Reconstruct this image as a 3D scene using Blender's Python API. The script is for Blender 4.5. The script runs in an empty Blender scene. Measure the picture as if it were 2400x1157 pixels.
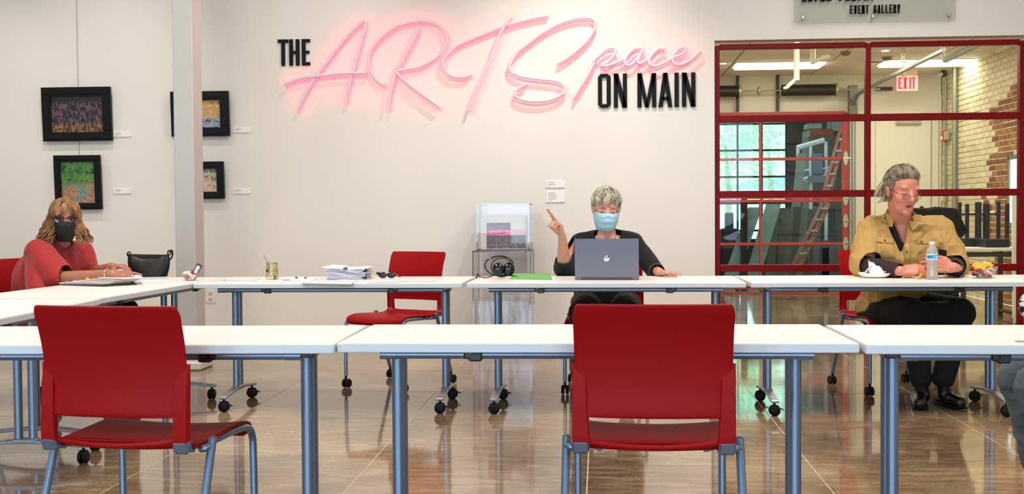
import bpy, bmesh, math, random
from mathutils import Vector, Matrix, Euler, noise
random.seed(7)
PI = math.pi
R = math.radians
C = bpy.context.scene.collection
scene = bpy.context.scene

# ------------------------------------------------------------------ camera
F_PX, CAM_H, YAW, ROLL = 2740.0, 1.117, R(4.33), 0.007
PITCH = math.atan((578.5 - 501) / F_PX)
fw = Vector((-math.sin(YAW) * math.cos(PITCH), math.cos(YAW) * math.cos(PITCH), -math.sin(PITCH)))
r0 = Vector((math.cos(YAW), math.sin(YAW), 0)); u0 = r0.cross(fw)
rt = r0 * math.cos(ROLL) - u0 * math.sin(ROLL); up = r0 * math.sin(ROLL) + u0 * math.cos(ROLL)
CAM = Vector((0, 0, CAM_H))
cam = bpy.data.objects.new('camera', bpy.data.cameras.new('camera')); C.objects.link(cam)
cam.matrix_world = Matrix((( rt.x, up.x, -fw.x, 0), (rt.y, up.y, -fw.y, 0), (rt.z, up.z, -fw.z, CAM_H), (0, 0, 0, 1)))
cam.data.sensor_width = 36.0; cam.data.lens = 36.0 * F_PX / 2400.0
cam.data.clip_start = 0.05; cam.data.clip_end = 200
scene.camera = cam

def ray(x, y): return fw + rt * ((x - 1200) / F_PX) + up * ((578.5 - y) / F_PX)
def onZ(x, y, z): d = ray(x, y); return CAM + d * ((z - CAM_H) / d.z)
def at(x, y, Y): d = ray(x, y); return CAM + d * (Y / d.y)
def onX(x, y, X): d = ray(x, y); return CAM + d * (X / d.x)

# ------------------------------------------------------------------ world, lights, exposure
scene.view_settings.view_transform = 'Standard'
scene.view_settings.look = 'None'
scene.view_settings.gamma = 1.0
scene.view_settings.use_curve_mapping = False
scene.view_settings.exposure = 0.0
scene.cycles.use_denoising = True
scene.cycles.max_bounces = 8
scene.cycles.transparent_max_bounces = 16
scene.cycles.caustics_reflective = False
scene.cycles.caustics_refractive = False
scene.cycles.sample_clamp_indirect = 6.0
w = bpy.data.worlds.new('world'); scene.world = w; w.use_nodes = True
bg = w.node_tree.nodes['Background']; bg.inputs[0].default_value = (0.80, 0.93, 1.0, 1); bg.inputs[1].default_value = 5.0

YW = 9.75       # the big white wall
YB = 16.95      # back wall of the room behind the glass
XB = 4.80       # brick wall on the right
CEIL = 4.3      # ceiling of the front room
CEIL2 = 3.06    # ceiling of the room behind
YF = -3.0       # wall behind the camera
XL = -7.0

def area(name, loc, rot, sx, sy, power, col=(1, 1, 1), spread=180):
    l = bpy.data.lights.new(name, 'AREA'); l.shape = 'RECTANGLE'; l.size = sx; l.size_y = sy
    l.energy = power; l.color = col; l.spread = R(spread)
    o = bpy.data.objects.new(name, l); C.objects.link(o); o.location = loc; o.rotation_euler = rot; return o
def spot(name, loc, target, power, angle=60, blend=0.8, col=(1, .93, .82), rad=0.03):
    l = bpy.data.lights.new(name, 'SPOT'); l.energy = power; l.spot_size = R(angle); l.spot_blend = blend
    l.color = col; l.shadow_soft_size = rad
    o = bpy.data.objects.new(name, l); C.objects.link(o); o.location = loc
    o.rotation_euler = (Vector(target) - Vector(loc)).to_track_quat('-Z', 'Y').to_euler(); return o
WARM = (1.0, .94, .85); COOL = (.58, .80, 1.0)
for i, wx in enumerate((-4.6, -1.4, 1.8)):
    area('window_daylight', (wx, YF + 0.06, 1.65), (R(90), 0, 0), 2.2, 2.3, 150, COOL)
for i, (lx, ly, pw_) in enumerate(((-2.6, 2.0, 40), (1.8, 2.0, 40), (-2.6, 5.5, 140), (1.8, 5.5, 140))):
    area('ceiling_panel_light', (lx, ly, CEIL - 0.06), (0, 0, 0), 1.2, 1.2, pw_, WARM)
for sx_, tx_, pw_ in ((-5.6, -5.6, 66), (-3.9, -4.5, 84), (-1.35, -3.4, 58), (0.1, -0.4, 200), (2.6, 1.9, 44)):
    spot('track_spot', (sx_, YW - 1.47, CEIL - 0.25), (tx_, YW, 0.75), pw_, 82, 1.0, (1, .97, .92), 0.04)
spot('track_spot', (-1.75, YW - 1.40, CEIL - 0.25), (-2.95, 8.42, 1.3), 95, 50, 1.0, (1, .97, .92), 0.04)
for lx, ly in ((3.0, 14.0), (1.0, 14.0), (3.0, 11.4), (1.0, 11.4)):
    area('panel_light', (lx, ly, CEIL2 - 0.05), (0, 0, 0), 1.1, .55, 40, (1, .95, .83))
area('storage_fill', (2.6, 19.6, 3.5), (0, 0, 0), 1.5, .6, 34, (.95, 1, .95))  # added fill that brightens the bay's contents, no fixture behind it

# ------------------------------------------------------------------ materials
MATS = {}
def lin(c):
    return tuple(((v / 255) / 12.92 if v <= 10.3 else (((v / 255) + .055) / 1.055) ** 2.4) for v in c) + (1,)
def mat(name, rgb, rough=.5, metal=0, var=0.0, vscale=8, bump=0.0, bscale=60, spec=.5, coat=0, emit=None, estr=0, trans=0, alpha=1, sheen=0, rgb2=None, stretch=None):
    if name in MATS: return MATS[name]
    m = bpy.data.materials.new(name); m.use_nodes = True; MATS[name] = m
    nt = m.node_tree; b = nt.nodes['Principled BSDF']
    b.inputs['Base Color'].default_value = lin(rgb); b.inputs['Roughness'].default_value = rough
    b.inputs['Metallic'].default_value = metal; b.inputs['Specular IOR Level'].default_value = spec
    b.inputs['Coat Weight'].default_value = coat; b.inputs['Transmission Weight'].default_value = trans
    b.inputs['Alpha'].default_value = alpha; b.inputs['Sheen Weight'].default_value = sheen
    if emit: b.inputs['Emission Color'].default_value = lin(emit); b.inputs['Emission Strength'].default_value = estr
    tc = nt.nodes.new('ShaderNodeTexCoord'); src = tc.outputs['Object']
    if stretch:
        mp = nt.nodes.new('ShaderNodeMapping'); mp.inputs['Scale'].default_value = stretch
        nt.links.new(src, mp.inputs[0]); src = mp.outputs[0]
    if var or rgb2:
        n = nt.nodes.new('ShaderNodeTexNoise'); n.inputs['Scale'].default_value = vscale; n.inputs['Detail'].default_value = 5
        cr = nt.nodes.new('ShaderNodeValToRGB')
        c = lin(rgb); c2 = lin(rgb2) if rgb2 else tuple(v * (1 + var) for v in c[:3]) + (1,)
        c1 = c if rgb2 else tuple(v * (1 - var) for v in c[:3]) + (1,)
        cr.color_ramp.elements[0].position = .35; cr.color_ramp.elements[1].position = .65
        cr.color_ramp.elements[0].color = c1; cr.color_ramp.elements[1].color = c2
        nt.links.new(src, n.inputs['Vector']); nt.links.new(n.outputs[0], cr.inputs[0]); nt.links.new(cr.outputs[0], b.inputs['Base Color'])
    if bump:
        n = nt.nodes.new('ShaderNodeTexNoise'); n.inputs['Scale'].default_value = bscale; n.inputs['Detail'].default_value = 4
        bp = nt.nodes.new('ShaderNodeBump'); bp.inputs['Strength'].default_value = bump; bp.inputs['Distance'].default_value = .01
        nt.links.new(src, n.inputs['Vector']); nt.links.new(n.outputs[0], bp.inputs['Height']); nt.links.new(bp.outputs[0], b.inputs['Normal'])
    return m
def glass(name, tint=(255, 255, 255), refl=0.06, rough=0.0, k=.6):
    if name in MATS: return MATS[name]
    m = bpy.data.materials.new(name); m.use_nodes = True; MATS[name] = m
    nt = m.node_tree; nt.nodes.clear()
    o = nt.nodes.new('ShaderNodeOutputMaterial'); mx = nt.nodes.new('ShaderNodeMixShader')
    t = nt.nodes.new('ShaderNodeBsdfTransparent'); t.inputs[0].default_value = lin(tint)
    g = nt.nodes.new('ShaderNodeBsdfGlossy'); g.inputs['Roughness'].default_value = rough
    fr = nt.nodes.new('ShaderNodeLayerWeight'); fr.inputs[0].default_value = .25
    ma = nt.nodes.new('ShaderNodeMath'); ma.operation = 'MULTIPLY_ADD'; ma.inputs[1].default_value = k; ma.inputs[2].default_value = refl
    nt.links.new(fr.outputs['Fresnel'], ma.inputs[0]); nt.links.new(ma.outputs[0], mx.inputs[0])
    nt.links.new(t.outputs[0], mx.inputs[1]); nt.links.new(g.outputs[0], mx.inputs[2]); nt.links.new(mx.outputs[0], o.inputs[0])
    return m
WALL = mat('wall_paint', (227, 221, 211), .85, var=.02, vscale=1.2, bump=.04, bscale=140)
CREAM = mat('cream_paint', (234, 228, 206), .8, var=.02, vscale=2)
RED = mat('red_plastic', (150, 3, 10), .55, bump=.05, bscale=900, spec=.16)
REDF = mat('red_frame_paint', (118, 5, 9), .4, spec=.15)
REDG = mat('faded_red_paint', (176, 62, 56), .45, var=.1)
STEEL = mat('silver_blue_steel', (122, 140, 164), .3, metal=.72)
STEELD = mat('dark_steel', (70, 76, 90), .4, metal=.4)
BLACK = mat('black_plastic', (14, 14, 16), .35)
BLACKR = mat('black_rubber', (9, 9, 10), .6, spec=.25)
WHITE = mat('white_laminate', (238, 236, 230), .32, var=.01)
EDGE = mat('grey_white_edge_band', (206, 210, 214), .4)
PAPER = mat('white_paper', (238, 238, 240), .7)
CHROME = mat('chrome', (210, 210, 210), .15, metal=1)

# ------------------------------------------------------------------ mesh helpers
class MB:
    def __init__(s): s.v = []; s.f = []; s.smooth = False
    def add(s, vs, fs):
        n = len(s.v); s.v += [Vector(v) for v in vs]; s.f += [tuple(i + n for i in f) for f in fs]; return s
    def box(s, c, d, rot=None, bev=0):
        x, y, z = d[0] / 2, d[1] / 2, d[2] / 2; c = Vector(c)
        m = rot.to_matrix() if isinstance(rot, Euler) else (rot or Matrix.Identity(3))
        if bev <= 0:
            vs = [Vector((a * x, b * y, e * z)) for e in (-1, 1) for a, b in ((-1, -1), (1, -1), (1, 1), (-1, 1))]
            return s.add([c + m @ v for v in vs], [(3, 2, 1, 0), (4, 5, 6, 7), (0, 1, 5, 4), (1, 2, 6, 5), (2, 3, 7, 6), (3, 0, 4, 7)])
        k = min(bev, x * .99, y * .99, z * .99); vs = []; idx = {}
        for a in (-1, 1):
            for b in (-1, 1):
                for e in (-1, 1):
                    for ax in range(3):
                        p = [a * (x - k), b * (y - k), e * (z - k)]; p[ax] = (a * x, b * y, e * z)[ax]
                        idx[(a, b, e, ax)] = len(vs); vs.append(c + m @ Vector(p))
        f = []
        for ax in range(3):
            o = [i for i in range(3) if i != ax]
            for sg in (-1, 1):
                q = []
                for p, r_ in ((-1, -1), (1, -1), (1, 1), (-1, 1)):
                    t = [0, 0, 0]; t[ax] = sg; t[o[0]] = p; t[o[1]] = r_; q.append(idx[(*t, ax)])
                f.append(q if (sg > 0) != (ax == 1) else q[::-1])
        for ax in range(3):
            o = [i for i in range(3) if i != ax]
            for p in (-1, 1):
                for q_ in (-1, 1):
                    def g(v, a2):
                        t = [0, 0, 0]; t[ax] = v; t[o[0]] = p; t[o[1]] = q_; return idx[(*t, a2)]
                    f.append([g(-1, o[0]), g(1, o[0]), g(1, o[1]), g(-1, o[1])])
        for a in (-1, 1):
            for b in (-1, 1):
                for e in (-1, 1): f.append([idx[(a, b, e, 0)], idx[(a, b, e, 1)], idx[(a, b, e, 2)]])
        return s.add(vs, f)
    def tube(s, pts, r, seg=10, cap=True):
        pts = [Vector(p) for p in pts]; n = len(pts)
        rs = r if isinstance(r, (list, tuple)) else [r] * n
        vs = []; fs = []
        t0 = (pts[1] - pts[0]).normalized(); u = t0.orthogonal().normalized()
        for i, p in enumerate(pts):
            t = ((pts[min(i + 1, n - 1)] - pts[max(i - 1, 0)])).normalized()
            u = (u - t * u.dot(t))
            if u.length < 1e-6: u = t.orthogonal()
            u.normalize(); v = t.cross(u)
            for k in range(seg):
                a = 2 * PI * k / seg; vs.append(p + (u * math.cos(a) + v * math.sin(a)) * rs[i])
        for i in range(n - 1):
            for k in range(seg):
                a, b = i * seg + k, i * seg + (k + 1) % seg; fs.append((a, b, b + seg, a + seg))
        if cap: fs.append(tuple(range(seg))[::-1]); fs.append(tuple(range((n - 1) * seg, n * seg)))
        s.smooth = True
        return s.add(vs, fs)
    def lathe(s, c, prof, seg=20, axis='z', m=None):
        c = Vector(c); vs = []; fs = []
        for (r_, h) in prof:
            for k in range(seg):
                a = 2 * PI * k / seg; q = Vector((r_ * math.cos(a), r_ * math.sin(a), h))
                if axis == 'x': q = Vector((q.z, q.x, q.y))
                if axis == 'y': q = Vector((q.x, q.z, -q.y))
                if m: q = m @ q
                vs.append(c + q)
        for i in range(len(prof) - 1):
            for k in range(seg):
                a, b = i * seg + k, i * seg + (k + 1) % seg; fs.append((a, b, b + seg, a + seg))
        if prof[0][0] > 1e-6: fs.append(tuple(range(seg))[::-1])
        if prof[-1][0] > 1e-6: fs.append(tuple(range((len(prof) - 1) * seg, len(prof) * seg)))
        s.smooth = True
        return s.add(vs, fs)
    def ell(s, c, rad, rot=None, seg=16, rings=10):
        c = Vector(c); m = rot.to_matrix() if isinstance(rot, Euler) else (rot or Matrix.Identity(3))
        vs = [c + m @ Vector((0, 0, rad[2]))]; fs = []
        for i in range(1, rings):
            th = PI * i / rings
            for k in range(seg):
                a = 2 * PI * k / seg
                vs.append(c + m @ Vector((rad[0] * math.sin(th) * math.cos(a), rad[1] * math.sin(th) * math.sin(a), rad[2] * math.cos(th))))
        vs.append(c + m @ Vector((0, 0, -rad[2])))
        for k in range(seg): fs.append((0, 1 + k, 1 + (k + 1) % seg))
        for i in range(rings - 2):
            for k in range(seg):
                a, b = 1 + i * seg + k, 1 + i * seg + (k + 1) % seg; fs.append((a, a + seg, b + seg, b))
        L = len(vs) - 1; o = 1 + (rings - 2) * seg
        for k in range(seg): fs.append((L, o + (k + 1) % seg, o + k))
        s.smooth = True
        return s.add(vs, fs)
    def prism(s, outline, n):         # outline: 3D loop, n: thickness vector
        n = Vector(n); k = len(outline); a = [Vector(p) for p in outline]
        return s.add(a + [p + n for p in a], [tuple(range(k)), tuple(range(2 * k - 1, k - 1, -1))] + [(i, i + k, (i + 1) % k + k, (i + 1) % k) for i in range(k)])
    def build(s, name, m, parent=None, off=None, fix=True):
        me = bpy.data.meshes.new(name)
        o3 = Vector(off) if off is not None else Vector((0, 0, 0))
        me.from_pydata([tuple(v - o3) for v in s.v], [], s.f); me.validate()
        if fix:
            bm = bmesh.new(); bm.from_mesh(me); bmesh.ops.recalc_face_normals(bm, faces=bm.faces); bm.to_mesh(me); bm.free()
        me.materials.append(m)
        if s.smooth:
            me.shade_smooth()
            try: me.set_sharp_from_angle(angle=R(42))
            except Exception: pass
        o = bpy.data.objects.new(name, me); C.objects.link(o)
        if parent: o.parent = parent
        return o
def thing(name, label, cat, loc=(0, 0, 0), rotz=0, group=None):
    o = bpy.data.objects.new(name, None); C.objects.link(o); o.location = loc; o.rotation_euler = (0, 0, rotz)
    o.empty_display_size = .05
    return tag(o, label, cat, group)
def tag(o, label, cat, group=None):
    o['label'] = label; o['category'] = cat
    if group: o['group'] = group
    return o
def struct(o): o['kind'] = 'structure'; return o
def root_struct(name, loc=(0, 0, 0)):
    o = bpy.data.objects.new(name, None); C.objects.link(o); o.location = loc; o['kind'] = 'structure'; return o
def dup(o, parent=None):
    c = o.copy(); C.objects.link(c)
    if parent: c.parent = parent
    for ch in o.children: dup(ch, c)
    return c
def retag(o, loc, rotz, label, group=None):
    o.location = loc; o.rotation_euler = (0, 0, rotz); o['label'] = label
    if group: o['group'] = group
    return o
def cr(pts, n=6):
    P = [Vector(p) for p in pts]; out = []
    for i in range(len(P) - 1):
        a = P[max(i - 1, 0)]; b = P[i]; c = P[i + 1]; d = P[min(i + 2, len(P) - 1)]
        for k in range(n):
            t = k / n
            out.append(.5 * ((2 * b) + (c - a) * t + (2 * a - 5 * b + 4 * c - d) * t * t + (3 * b - a - 3 * c + d) * t ** 3))
    out.append(P[-1]); return out
def wallbox(name, x0, x1, y0, y1, z0, z1, m, parent=None):
    return MB().box(((x0 + x1) / 2, (y0 + y1) / 2, (z0 + z1) / 2), (x1 - x0, y1 - y0, z1 - z0)).build(name, m, parent)

# ================================================================== THE SETTING
def concrete():
    m = bpy.data.materials.new('polished_concrete'); m.use_nodes = True; MATS['concrete'] = m
    nt = m.node_tree; b = nt.nodes['Principled BSDF']; L = nt.links.new
    g = nt.nodes.new('ShaderNodeNewGeometry'); N = lambda t: nt.nodes.new('ShaderNode' + t)
    def nz(scale, det, dis=0, vec=None):
        n = N('TexNoise'); n.inputs['Scale'].default_value = scale; n.inputs['Detail'].default_value = det; n.inputs['Distortion'].default_value = dis
        L(vec or g.outputs['Position'], n.inputs['Vector']); return n.outputs[0]
    def ramp(src, stops):
        r_ = N('ValToRGB'); L(src, r_.inputs[0]); e = r_.color_ramp.elements
        e[0].position, e[0].color = stops[0][0], lin(stops[0][1]); e[1].position, e[1].color = stops[-1][0], lin(stops[-1][1])
        for p, c in stops[1:-1]: k = e.new(p); k.color = lin(c)
        return r_.outputs[0]
    base = ramp(nz(1.1, 6, .6), [(.32, (70, 50, 32)), (.44, (116, 88, 60)), (.55, (154, 126, 94)), (.66, (178, 154, 122)), (.78, (104, 80, 56))])
    mp = N('Mapping'); mp.inputs['Scale'].default_value = (2.2, 9, 1); L(g.outputs['Position'], mp.inputs[0])
    streak = ramp(nz(2.2, 7, .3, mp.outputs[0]), [(.36, (88, 58, 34)), (.53, (142, 114, 84)), (.68, (190, 168, 138))])
    m1 = N('MixRGB'); m1.inputs[0].default_value = .42; L(base, m1.inputs[1]); L(streak, m1.inputs[2])
    fine = ramp(nz(55, 3), [(.36, (132, 112, 92)), (.5, (168, 150, 128)), (.66, (196, 182, 160))])
    m2 = N('MixRGB'); m2.inputs[0].default_value = .16; L(m1.outputs[0], m2.inputs[1]); L(fine, m2.inputs[2])
    oi = N('ObjectInfo'); mr = N('MapRange'); mr.inputs[3].default_value = .86; mr.inputs[4].default_value = 1.08; L(oi.outputs['Random'], mr.inputs[0])
    m3 = N('MixRGB'); m3.blend_type = 'MULTIPLY'; m3.inputs[0].default_value = 1; L(m2.outputs[0], m3.inputs[1]); L(mr.outputs[0], m3.inputs[2])
    L(m3.outputs[0], b.inputs['Base Color'])
    rr = N('MapRange'); rr.inputs[3].default_value = .03; rr.inputs[4].default_value = .13; L(nz(3.0, 4), rr.inputs[0]); L(rr.outputs[0], b.inputs['Roughness'])
    b.inputs['Specular IOR Level'].default_value = .5; b.inputs['Coat Weight'].default_value = .22; b.inputs['Coat Roughness'].default_value = .03
    bp = N('Bump'); bp.inputs['Strength'].default_value = .05; bp.inputs['Distance'].default_value = .01; L(nz(5, 2), bp.inputs['Height']); L(bp.outputs[0], b.inputs['Normal'])
    return m
CONC = concrete()
FILL = mat('joint_filler', (196, 182, 156), .6, var=.2, vscale=14)
floor = struct(wallbox('floor', XL, XB, YF, YW, -.12, -.0012, FILL))
xs = [-0.06 + .98 * k for k in range(-8, 7)]; ys = [5.325 + .98 * k for k in range(-9, 7)]
xs = [XL] + [x for x in xs if XL + .2 < x < XB - .2] + [XB]; ys = [YF] + [y for y in ys if YF + .2 < y < YW - .2] + [YW]
for i in range(len(xs) - 1):
    for j in range(len(ys) - 1):
        g_ = .0027
        x0, x1, y0, y1 = xs[i] + g_, xs[i + 1] - g_, ys[j] + g_, ys[j + 1] - g_
        MB().box(((x0 + x1) / 2, (y0 + y1) / 2, -.014), (x1 - x0, y1 - y0, .028)).build('slab', CONC, floor)
struct(wallbox('floor_back_room', XL, XB, YW, 24.6, -.12, 0, CONC)).name = 'floor_rear'

# --- white wall with the storefront opening
xo = at(1675, 300, YW).x; zt = at(1675, 94.9, YW).z
wb = struct(wallbox('wall_back', XL, xo, YW, YW + .16, 0, CEIL, WALL))
wallbox('wall_over_window', xo, XB, YW, YW + .16, zt, CEIL, WALL, wb)
struct(wallbox('wall_left', XL - .15, XL, YF, YW, 0, CEIL, WALL))
struct(wallbox('wall_front', XL, XB, YF - .15, YF, 0, CEIL, mat('grey_paint', (120, 118, 114), .8)))
struct(wallbox('ceiling', XL, XB, YF, YW, CEIL, CEIL + .1, mat('ceiling_paint', (200, 196, 188), .9)))
for i, wx in enumerate((-4.6, -1.4, 1.8)):      # the windows behind the viewer that the daylight comes through
    wn = root_struct('window_%d' % (i + 4), (wx, YF + .03, 1.65))
    fr = MB()
    for a in (-1.15, 1.15): fr.box((a, 0, 0), (.07, .05, 2.45))
    for a in (-1.2, 1.2): fr.box((0, 0, a), (2.35, .05, .07))
    fr.build('frame', REDF, wn)
bbm = mat('baseboard_paint', (214, 208, 196), .5)

# --- storefront window
wy = YW + .05
w1 = root_struct('window_1', (0, 0, 0))
zr = [at(1860, y, wy).z for y in (107, 277, 454, 628)]
st = zr[1] - zr[2]; zr = zr + [zr[3] - st, .03]
xm0 = at(1681, 300, wy).x; xm1 = at(2035, 300, wy).x; mod = xm1 - xm0
xms = [xm0, xm1, xm1 + mod, XB - .02]
for i, x in enumerate(xms):
    MB().box((x, wy + .03, (zr[0] + 0) / 2), (.042, .07, zr[0] + .02), bev=.004).build('mullion', REDF, w1)
for i in range(len(xms) - 1):
    for j, z in enumerate(zr):
        hh = .042 if j == 0 else .056
        MB().box(((xms[i] + xms[i + 1]) / 2, wy + .03, z), (xms[i + 1] - xms[i] - .04, .062, hh), bev=.004).build('rail', REDF, w1)
    for j in range(len(zr) - 1):
        MB().box(((xms[i] + xms[i + 1]) / 2, wy + .03, (zr[j] + zr[j + 1]) / 2), (xms[i + 1] - xms[i] - .036, .008, zr[j] - zr[j + 1] - .05)).build('pane', glass('clear_glass', (252, 253, 250), .004, 0, .36), w1)

# --- the room behind the glass
struct(wallbox('wall_back_room_left', -1.2, -1.1, YW + .16, YB, 0, CEIL2, CREAM)).name = 'wall_back_left'
gx1 = at(1992, 400, YB).x; gx0 = gx1 - 3.6; gz1 = at(1800, 266, YB).z; gz0 = 0
wr = struct(wallbox('wall_rear', gx1, XB, YB, YB + .15, 0, CEIL2, CREAM))
wallbox('wall_over_door', gx0, gx1, YB, YB + .15, gz1, CEIL2, CREAM, wr)
wallbox('wall_beside_door', -1.1, gx0, YB, YB + .15, 0, CEIL2, CREAM, wr)
c2 = struct(wallbox('ceiling_rear', -1.1, XB, YW + .16, YB, CEIL2 + .012, CEIL2 + .1, mat('ceiling_grid', (150, 140, 112), .7))); c2.name = 'ceiling'
TILE = mat('ceiling_tile', (250, 244, 226), .9, var=.05, vscale=3, bump=.15, bscale=200)
L1 = onZ(1826, 150, CEIL2); L2 = onZ(2172, 144, CEIL2)
tx = [L1.x + .62 + 1.24 * k for k in range(-4, 4)]; ty0 = L1.y - .31
tx = [-1.1] + [x for x in tx if -1 < x < XB - .1] + [XB]
k = 0; y = ty0 - .62 * 8
while y < YB:
    y2 = min(y + .62, YB); y1_ = max(y, YW + .17)
    if y2 - y1_ > .05:
        for i in range(len(tx) - 1):
            MB().box(((tx[i] + tx[i + 1]) / 2, (y1_ + y2) / 2, CEIL2 + .004), (tx[i + 1] - tx[i] - .025, y2 - y1_ - .025, .016)).build('ceiling_tile', TILE, c2)
    y += .62
LP = mat('light_diffuser', (255, 250, 235), .5, emit=(255, 250, 238), estr=9)
for (lx, ly), lb in (((L1.x, L1.y), 'bright white ceiling light panel above the red glass garage door'), ((L2.x, L2.y), 'bright white ceiling light panel beside the red exit sign'),
               ((L1.x, L1.y - 3.9), 'white ceiling light panel nearest the storefront glass on the left'), ((L2.x, L2.y - 3.9), 'white ceiling light panel nearest the storefront glass on the right')):
    t = thing('ceiling_light', lb, 'light', (lx, ly, CEIL2 - .004), 0)
    MB().box((0, 0, 0), (1.19, .58, .02)).build('frame', mat('white_metal', (225, 222, 210), .4), t)
    MB().box((0, 0, -.022), (1.12, .52, .03), bev=.008).build('diffuser', LP, t)

# --- brick wall on the right, paint worn off to red brick nearer the glass
wbr = struct(wallbox('wall_right', XB + .012, XB + .25, YW + .16, YB, 0, CEIL2, mat('mortar', (214, 203, 164), .95, var=.12, vscale=20)))
struct(wallbox('wall_right_front', XB, XB + .2, YF, YW + .16, 0, CEIL, WALL)).name = 'wall_right_front'
BP = [mat('painted_brick_%d' % i, c, .8, var=.07, vscale=9, bump=.3, bscale=40) for i, c in enumerate(((226, 216, 178), (218, 207, 166), (230, 221, 184)))]
BR = [mat('red_brick_%d' % i, c, .9, var=.18, vscale=14, bump=.3, bscale=50) for i, c in enumerate(((150, 100, 62), (132, 84, 52), (168, 118, 76)))]
bl, bh, jt = .200, .060, .010
edgeY = lambda z: 14.85 + .10 * math.sin(z * 9) + .08 * math.sin(z * 23) - max(0, z - 2.36) * 4.0
brick_me = {}
def brick_mesh(mt, v):
    if (mt.name, v) not in brick_me:
        rb = random.Random(v)
        b = MB().box((0, 0, 0), (.03, bl, bh), bev=.006)
        b.v = [p + Vector((rb.uniform(-.003, .003), rb.uniform(-.002, .002), rb.uniform(-.002, .002))) for p in b.v]
        o = b.build('brick', mt); brick_me[(mt.name, v)] = o.data; bpy.data.objects.remove(o)
    return brick_me[(mt.name, v)]
rest = {}; cnt = 0; items = []
row = 0; z = bh / 2
winY0, winY1, winZ0, winZ1 = 13.3, 14.06, .95, at(2380, 368, 13.9).z
while z < CEIL2:
    yy = 12.6 + (row % 2) * (bl + jt) / 2
    while yy < YB - .1:
        if not (winY0 - .1 < yy < winY1 + .06 and winZ0 < z < winZ1 + .05): items.append((yy, z))
        yy += bl + jt
    z += bh + jt; row += 1
items.sort(key=lambda t: abs(t[0] - 13.9) + (0 if .8 < t[1] < 2.9 else 3))
for n_, (yy, z) in enumerate(items):
    red = yy < edgeY(z) or (abs(yy - 15.0) < .25 and .85 < z < 1.35 and random.random() < .5)
    mt = random.choice(BR if red else BP); off = random.uniform(-.003, .003) + (0 if red else -.003)
    if n_ < 290:
        o = bpy.data.objects.new('brick', brick_mesh(mt, random.randrange(4))); C.objects.link(o); o.parent = wbr; o.location = (XB + .020 + off, yy, z)
    else:
        rest.setdefault(mt.name, (MB(), mt))[0].box((XB + .020 + off, yy, z), (.03, bl, bh), bev=.005)
for nme, (b, mt) in rest.items():
    o = b.build('bricks', mt, wbr); o['kind'] = 'stuff'
w3 = root_struct('window_3', (XB - .02, (winY0 + winY1) / 2, (winZ0 + winZ1) / 2))
MB().box((0, 0, 0), (.03, winY1 - winY0, winZ1 - winZ0)).build('pane', mat('bright_window', (235, 245, 255), .4, emit=(236, 246, 255), estr=2.2), w3)
fr = MB()
for a in (-1, 1): fr.box((-.01, a * (winY1 - winY0) / 2, 0), (.05, .05, winZ1 - winZ0 + .05)); fr.box((-.01, 0, a * (winZ1 - winZ0) / 2), (.05, winY1 - winY0, .05))
fr.build('frame', mat('window_frame_grey', (120, 116, 96), .6), w3)

# --- cream door in the rear wall
d2 = root_struct('door_2', (0, 0, 0))
dx0, dx1 = at(2050, 400, YB).x, at(2180, 400, YB).x; dz1 = at(2120, 281, YB).z
CREAM2 = mat('cream_door_paint', (238, 231, 206), .5)
MB().box(((dx0 + dx1) / 2, YB - .02, dz1 / 2), (dx1 - dx0, .04, dz1), bev=.004).build('leaf', CREAM2, d2)
for x in (dx0 - .05, dx1 + .06): MB().box((x, YB - .03, dz1 / 2), (.09, .06, dz1 + .06), bev=.008).build('jamb', CREAM, d2)
MB().box((dx1 + .13, YB - .02, dz1 / 2 + .1), (.03, .04, dz1 + .5), bev=.004).build('trim', CREAM2, d2)
p = at(2129, 287, YB - .06)
MB().box(p, (.34, .07, .05), bev=.006).build('door_closer', mat('closer_grey', (186, 176, 146), .4), d2)
MB().lathe((dx1 - .07, YB - .045, 1.0), [(.012, 0), (.03, .01), (.03, .03), (0, .045)], 12, 'y').build('handle', CHROME, d2)

# --- glass garage door in a red frame
g1 = root_struct('door_1', (0, 0, 0)); gy = YB - .06
gzr = [at(1880, y, gy).z for y in (267, 372, 466, 571)]; gzr.append(gzr[3] - (gzr[1] - gzr[3]) / 2); gzr.append(.04)
gxs = [at(x, 400, gy).x for x in (1589, 1782, 1981)]; gxs = [2 * gxs[0] - gxs[1]] + gxs
for i, x in enumerate(gxs):
    wd = .085 if i == 3 else .036
    for j in range(len(gzr) - 1):
        MB().box((x, gy, (gzr[j] + gzr[j + 1]) / 2), (wd, .045, gzr[j] - gzr[j + 1] - .004), bev=.004).build('stile', REDG, g1)
for j, z in enumerate(gzr):
    for dz in ((-.024, .024) if j == 2 else (0,)):
        MB().box(((gxs[0] + gxs[3]) / 2, gy - .004, z + dz), (gxs[3] - gxs[0], .05, .04 if j else .06), bev=.004).build('rail', REDG, g1)
for i in range(3):
    for j in range(len(gzr) - 1):
        MB().box(((gxs[i] + gxs[i + 1]) / 2, gy, (gzr[j] + gzr[j + 1]) / 2), (gxs[i + 1] - gxs[i] - .03, .006, gzr[j] - gzr[j + 1] - .03)).build('pane', glass('door_glass', (232, 240, 242), .02, 0, .5), g1)
HG = mat('galvanised', (196, 190, 164), .35, metal=.5)
for z in (gzr[1], gzr[2], (gzr[2] + gzr[3]) / 2, gzr[3]):
    MB().prism([(gxs[3] + a, gy - .028, z + b) for a, b in ((-.04, 0), (-.025, .07), (0, .11), (.025, .07), (.04, 0), (.025, -.07), (0, -.11), (-.025, -.07))], (0, -.012, 0)).build('hinge', HG, g1)
    MB().tube([(gxs[3] - .02, gy - .045, z), (gxs[3] + .13, gy - .045, z)], .008, 8).build('roller', CHROME, g1)
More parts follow.
